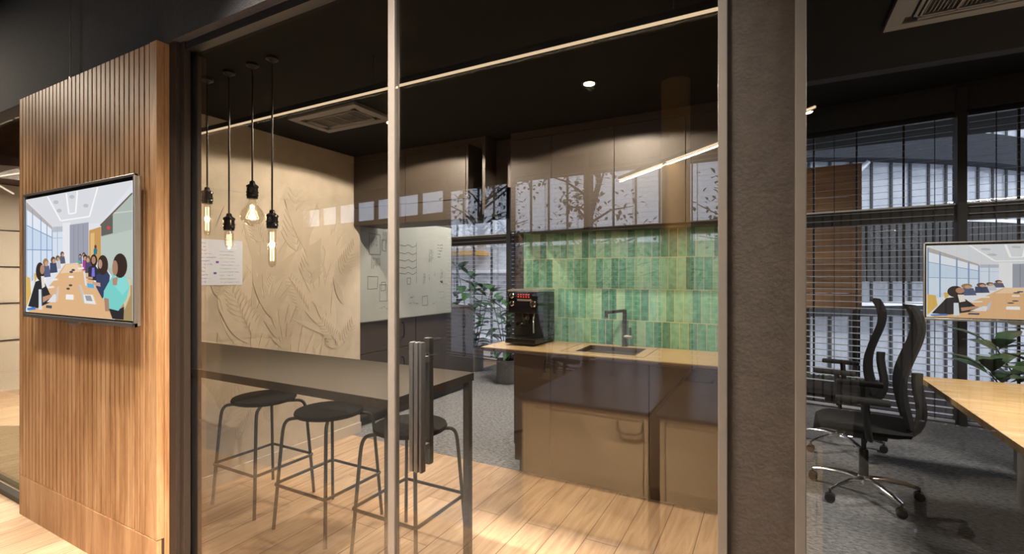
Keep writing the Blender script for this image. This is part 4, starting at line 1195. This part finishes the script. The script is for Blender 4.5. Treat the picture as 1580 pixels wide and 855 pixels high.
def cassette(x0, y0, x1, y1, label):
    t = thing('air_conditioner', label, 'air conditioner', ((x0 + x1) / 2, (y0 + y1) / 2, CEIL - 0.03))
    z = CEIL
    bm = B(); w_ = 0.055
    box(bm, x0, y0, z - 0.022, x1, y0 + w_, z, 0.005); box(bm, x0, y1 - w_, z - 0.022, x1, y1, z, 0.005)
    box(bm, x0, y0 + w_, z - 0.022, x0 + w_, y1 - w_, z); box(bm, x1 - w_, y0 + w_, z - 0.022, x1, y1 - w_, z)
    obj('casing', bm, M_PLASTIC, t)
    i0, j0, i1, j1 = x0 + w_, y0 + w_, x1 - w_, y1 - w_
    obj('recess', bx(i0, j0, z - 0.008, i1, j1, z - 0.001), M_PLASTICD, t)
    bm = B(); g = 0.03
    box(bm, i0 + g, j0 + g, z - 0.02, i1 - g, j0 + g + 0.012, z - 0.008); box(bm, i0 + g, j1 - g - 0.012, z - 0.02, i1 - g, j1 - g, z - 0.008)
    box(bm, i0 + g, j0 + g, z - 0.02, i0 + g + 0.012, j1 - g, z - 0.008); box(bm, i1 - g - 0.012, j0 + g, z - 0.02, i1 - g, j1 - g, z - 0.008)
    x = i0 + g + 0.02
    k = 0
    while x < i1 - g - 0.02:
        box(bm, x, j0 + g, z - (0.020 if k % 8 == 0 else 0.014), x + (0.008 if k % 8 == 0 else 0.003), j1 - g, z - 0.008); x += 0.014; k += 1
    obj('grille', bm, M_PLASTIC, t)
    for a in ((i0 + 0.05, j0 + 0.002, i1 - 0.05, j0 + 0.020), (i0 + 0.05, j1 - 0.020, i1 - 0.05, j1 - 0.002), (i0 + 0.002, j0 + 0.05, i0 + 0.020, j1 - 0.05), (i1 - 0.020, j0 + 0.05, i1 - 0.002, j1 - 0.05)):
        obj('air_vane', bx(a[0], a[1], z - 0.018, a[2], a[3], z - 0.013), M_PLASTIC, t)


cassette(-2.872, 2.15, -2.25, 2.50, 'square grey ceiling air unit in the black kitchen ceiling')
cassette(0.424, 2.02, 1.00, 2.60, 'grey ceiling air unit at the top right above the meeting room')


# ------------------------------------------------------------------ potted plants
def plant(x, y, h, seed, label, pr=0.15, ph=0.32, nst=4, nl=20, leafL=0.17, lean=0.22):
    rnd = random.Random(seed)
    t = thing('potted_plant', label, 'plant', (x, y, 0.002))
    bm = B(); lathe(bm, [(pr * 0.93, 0.003), (pr, 0.02), (pr, ph), (pr - 0.015, ph), (pr - 0.018, ph - 0.04)], x, y, 32, cap=False)
    lathe(bm, [(0.001, 0.003), (pr * 0.93, 0.003)], x, y, 32, cap=False); obj('pot', bm, M_POT, t, True)
    bm = B(); lathe(bm, [(0.001, ph - 0.03), (pr - 0.017, ph - 0.035)], x, y, 24, cap=False); obj('soil', bm, M_SOIL, t)
    bm = B(); lf = B()
    for s_ in range(nst):
        a = 2 * PI * s_ / nst + rnd.uniform(-.4, .4); hh = h * rnd.uniform(0.72, 1.0)
        top = Vector((x + lean * math.cos(a), y + lean * math.sin(a), hh))
        b0 = Vector((x + 0.03 * math.cos(a), y + 0.03 * math.sin(a), ph - 0.05)); mid = b0.lerp(top, 0.5) + Vector((0.03 * rnd.uniform(-1, 1), 0.03 * rnd.uniform(-1, 1), 0))
        path = smooth_path([b0, mid, top], 2); tube(bm, path, 0.006, 6, rad=[0.008 * (1 - 0.6 * i / len(path)) for i in range(len(path))])
        for k in range(nl):
            f_ = 0.18 + 0.82 * k / nl; i = min(len(path) - 2, int(f_ * (len(path) - 1))); p = path[i].lerp(path[i + 1], f_ * (len(path) - 1) - i)
            az = k * 2.4 + rnd.uniform(-.3, .3); el = rnd.uniform(-0.15, 0.65) + (0.5 if k > nl - 4 else 0)
            d = Vector((math.cos(az), math.sin(az), el)); st = p + d.normalized() * 0.045
            tube(bm, [p, st], 0.0022, 4)
            leaf(lf, st, d, leafL * rnd.uniform(0.7, 1.15), leafL * rnd.uniform(0.42, 0.58), 0.35)
    obj('stem', bm, M_STEM, t, True); obj('foliage', lf, M_LEAF, t, True)
    return t


plant(-3.11, 5.66, 1.30, 21, 'leafy green plant in a grey pot, nearest to the worktop end', 0.145, 0.31, 5, 15, 0.235, 0.24)
plant(-3.95, 6.15, 1.60, 22, 'tall leafy plant in a pale pot half behind the sideboard corner', 0.14, 0.36, 5, 16, 0.29, 0.26)
plant(-2.86, 6.15, 1.35, 23, 'leafy plant in a grey pot behind the other two, close to the blinds', 0.15, 0.36, 4, 11, 0.24, 0.2)
plant(1.72, 4.82, 0.99, 24, 'bushy green plant behind the meeting table under the wall screen', 0.16, 0.36, 6, 18, 0.28, 0.30)
plant(-2.35, mir(5.2), 1.62, 25, 'leafy plant mirrored in the glass in front of the coffee machine', 0.15, 0.36, 4, 12, 0.27, 0.24)

# ------------------------------------------------------------------ meeting table
mt = thing('meeting_table', 'honey coloured wood meeting table at the right edge', 'table', (1.8, 3.3, 0))
obj('tabletop', bx(0.89, 2.35, 0.705, 3.2, 4.235, 0.74, 0.003), M_TABLEWOOD, mt)
for (x, y) in ((1.42, 4.08), (2.7, 3.9)):
    bm = B(); lathe(bm, [(0.085, 0.003), (0.085, 0.705)], x, y, 32); obj('leg', bm, M_POT, mt, True)


# ------------------------------------------------------------------ office chairs
def make_chair(label, tall=1.24):
    t = thing('office_chair', label, 'chair', (0, 0, 0), 0, None, world=False)
    # local: faces -X, back on +X
    bm = B(); lathe(bm, [(0.028, 0.075), (0.034, 0.10), (0.030, 0.13)], n=20)
    for k in range(5):
        a = 2 * PI * k / 5 + 0.3; c, s_ = math.cos(a), math.sin(a)
        tube(bm, [(0.02 * c, 0.02 * s_, 0.108), (0.12 * c, 0.12 * s_, 0.112), (0.22 * c, 0.22 * s_, 0.10), (0.30 * c, 0.30 * s_, 0.078)], 0.02, 8, rad=[0.024, 0.020, 0.016, 0.012], flat=0.7)
    st = obj('star_base', bm, M_CHROME, t, True); st['label'] = 'chrome five arm base'
    for k in range(5):
        a = 2 * PI * k / 5 + 0.3; c, s_ = math.cos(a), math.sin(a)
        bm = B()
        for o in (-0.014, 0.014):
            lathe(bm, [(0.012, o - 0.009), (0.028, o - 0.008), (0.028, o + 0.008), (0.012, o + 0.009)], axis='Y', base=(0.30 * c, 0.30 * s_, 0.030), n=18)
        tube(bm, [(0.30 * c, 0.30 * s_, 0.03), (0.30 * c, 0.30 * s_, 0.085)], 0.008, 6); obj('castor', bm, M_CHAIRPL, t, True)
    bm = B(); lathe(bm, [(0.026, 0.13), (0.026, 0.29), (0.022, 0.30), (0.014, 0.30), (0.014, 0.40)], n=20); obj('gas_lift', bm, M_CHAIRPL, t, True)
    bm = bx(-0.10, -0.08, 0.385, 0.12, 0.08, 0.43, 0.012); tube(bm, [(0.0, -0.08, 0.41), (0.0, -0.19, 0.405)], 0.006, 6); tube(bm, [(0, -0.17, 0.405), (0, -0.21, 0.405)], 0.012, 8); obj('tilt_mechanism', bm, M_CHAIRPL, t)
    # seat: rounded cushion with a waterfall front
    bm = B(); NX, NY = 12, 10; top, bot = [], []
    for i in range(NX + 1):
        fx = i / NX; x = -0.27 + 0.50 * fx; rt, rb = [], []
        w_ = 0.245 * (1 - 0.12 * (abs(fx - 0.45) * 2) ** 3)
        for j in range(NY + 1):
            fy = j / NY * 2 - 1; y = w_ * fy
            zt = 0.500 - 0.022 * abs(fy) ** 5 - (0.035 * max(0, (0.18 - fx) / 0.18) ** 2) - 0.012 * (1 - abs(fy)) * math.sin(PI * fx)
            rt.append(bm.verts.new((x, y, zt))); rb.append(bm.verts.new((x * 0.97, y * 0.94, 0.435 + 0.02 * abs(fy) ** 3)))
        top.append(rt); bot.append(rb)
    for i in range(NX):
        for j in range(NY):
            bm.faces.new((top[i][j], top[i + 1][j], top[i + 1][j + 1], top[i][j + 1])); bm.faces.new((bot[i][j], bot[i][j + 1], bot[i + 1][j + 1], bot[i + 1][j]))
    for i in range(NX):
        bm.faces.new((top[i][0], bot[i][0], bot[i + 1][0], top[i + 1][0])); bm.faces.new((top[i][NY], top[i + 1][NY], bot[i + 1][NY], bot[i][NY]))
    for j in range(NY):
        bm.faces.new((top[0][j], top[0][j + 1], bot[0][j + 1], bot[0][j])); bm.faces.new((top[NX][j], bot[NX][j], bot[NX][j + 1], top[NX][j + 1]))
    obj('seat', bm, M_FABRIC, t, True)
    # back: S-shaped shell, thin
    prof = [(0.235, 0.50), (0.215, 0.58), (0.195, 0.68), (0.20, 0.78), (0.235, 0.88), (0.275, 0.98), (0.29, 1.06), (0.275, 1.13), (0.245, 1.18)]
    prof = [(p[0], 0.50 + (p[1] - 0.50) * (tall - 0.50) / 0.68) for p in prof]
    sp = smooth_path([(p[0], 0, p[1]) for p in prof], 2)
    bm = B(); NJ = 8; F, K = [], []
    for i, p in enumerate(sp):
        f_ = i / (len(sp) - 1); w_ = 0.225 * (1 - 0.32 * f_ ** 2) * (0.85 + 0.15 * min(1, f_ * 5)); rf, rk = [], []
        for j in range(NJ + 1):
            fy = j / NJ * 2 - 1; rf.append(bm.verts.new((p.x - 0.035 * fy * fy, w_ * fy, p.z))); rk.append(bm.verts.new((p.x + 0.022 - 0.035 * fy * fy, w_ * fy * 0.98, p.z)))
        F.append(rf); K.append(rk)
    for i in range(len(sp) - 1):
        for j in range(NJ):
            bm.faces.new((F[i][j], F[i][j + 1], F[i + 1][j + 1], F[i + 1][j])); bm.faces.new((K[i][j], K[i + 1][j], K[i + 1][j + 1], K[i][j + 1]))
        bm.faces.new((F[i][0], F[i + 1][0], K[i + 1][0], K[i][0])); bm.faces.new((F[i][NJ], K[i][NJ], K[i + 1][NJ], F[i + 1][NJ]))
    for j in range(NJ):
        bm.faces.new((F[0][j], K[0][j], K[0][j + 1], F[0][j + 1])); bm.faces.new((F[-1][j], F[-1][j + 1], K[-1][j + 1], K[-1][j]))
    obj('backrest', bm, M_FABRIC, t, True)
    bm = B(); tube(bm, smooth_path([(0.05, 0, 0.41), (0.24, 0, 0.42), (0.30, 0, 0.55), (0.265, 0, 0.75), (0.27, 0, 0.82)], 2), 0.02, 8, flat=1.8)
    obj('back_support', bm, M_CHAIRPL, t, True)
    for sy in (-1, 1):
        bm = B(); tube(bm, smooth_path([(0.02, 0.10 * sy, 0.42), (0.02, 0.27 * sy, 0.43), (0.01, 0.285 * sy, 0.50), (0.0, 0.285 * sy, 0.655)], 2), 0.016, 8, flat=1.6)
        ar = obj('armrest', bm, M_CHAIRPL, t, True)
        obj('arm_pad', bx(-0.15, 0.285 * sy - 0.042, 0.655, 0.12, 0.285 * sy + 0.042, 0.685, 0.010), M_CHAIRPL, ar)
    return t


c0 = make_chair('black office chair with high curved back at the meeting table, the nearer of two')
c0.location = (0.53, 3.85, 0.003); c0.rotation_euler = (0, 0, R(-6))
dup(c0, (0.50, 4.80, 0.003), R(-10), 'black office chair close to the window blinds, the farther of the two')
dup(c0, (0.70, mir(3.30), 0.002), R(160), 'office chair mirrored at the bottom right, showing its chrome base')
dup(c0, (-1.72, mir(3.75), 0.002), R(200), 'dark office chair mirrored beside the coffee machine')

# ------------------------------------------------------------------ hall furniture that shows in the glass
for (x0, x1, l) in ((-1.305, -0.56, 'tan desk cabinet with black top mirrored over the sink cabinet'), (-0.52, 0.20, 'tan desk cabinet with black top mirrored beside the column')):
    t = thing('desk_cabinet', l, 'cabinet', ((x0 + x1) / 2, -0.7, 0))
    obj('body', bx(x0 + 0.02, -1.40, 0.003, x1, -0.045, 0.70), M_TAN, t)
    bm = B(); box(bm, x0 + 0.02, -0.045, 0.02, x0 + 0.045, -0.027, 0.70); box(bm, x1 - 0.02, -0.045, 0.02, x1, -0.027, 0.70); box(bm, x0 + 0.05, -0.045, 0.02, x1 - 0.025, -0.027, 0.665); box(bm, x0 + 0.05, -0.045, 0.672, x1 - 0.025, -0.027, 0.70)
    obj('front_panel', bm, M_TAN, t)
    obj('top', bx(x0, -1.45, 0.701, x1 + 0.005, -0.02, 0.72, 0.002), M_BLACKGLOSS, t)
    bm = B(); tube(bm, smooth_path([(x1 - 0.16, -0.027, 0.66), (x1 - 0.16, -0.014, 0.60), (x1 - 0.03, -0.014, 0.60), (x1 - 0.03, -0.027, 0.66)], 1), 0.004, 6); obj('handle', bm, M_BLACK, t)
t = thing('pedestal_cabinet', 'tan pedestal cabinet with dark top mirrored behind the left end of the bar table', 'cabinet', (-5.75, -0.9, 0))
obj('body', bx(-6.05, -1.2, 0.003, -5.35, -0.68, 0.69), M_TAN, t)
obj('top', bx(-6.07, -1.22, 0.692, -5.33, -0.66, 0.72, 0.002), M_BLACKGLOSS, t)
obj('drawer_front', bx(-6.04, -0.68, 0.36, -5.36, -0.665, 0.685), M_TAN, t); obj('drawer_front', bx(-6.04, -0.68, 0.02, -5.36, -0.665, 0.35), M_TAN, t)
t = thing('round_column', 'round ochre column mirrored over the wall cabinets', 'column', (-0.77, -2.1, 0))
bm = B(); lathe(bm, [(0.125, 0.003), (0.125, HC)], -0.77, -2.1, 40, cap=False); obj('shaft', bm, M_OCHRE, t, True)
bm = B(); lathe(bm, [(0.135, 0.003), (0.135, 0.08), (0.126, 0.085)], -0.77, -2.1, 40, cap=False); obj('base_ring', bm, M_OCHRE, t, True)

# tidy helper properties
for o in bpy.data.objects:
    if '_off' in o.keys(): del o['_off']
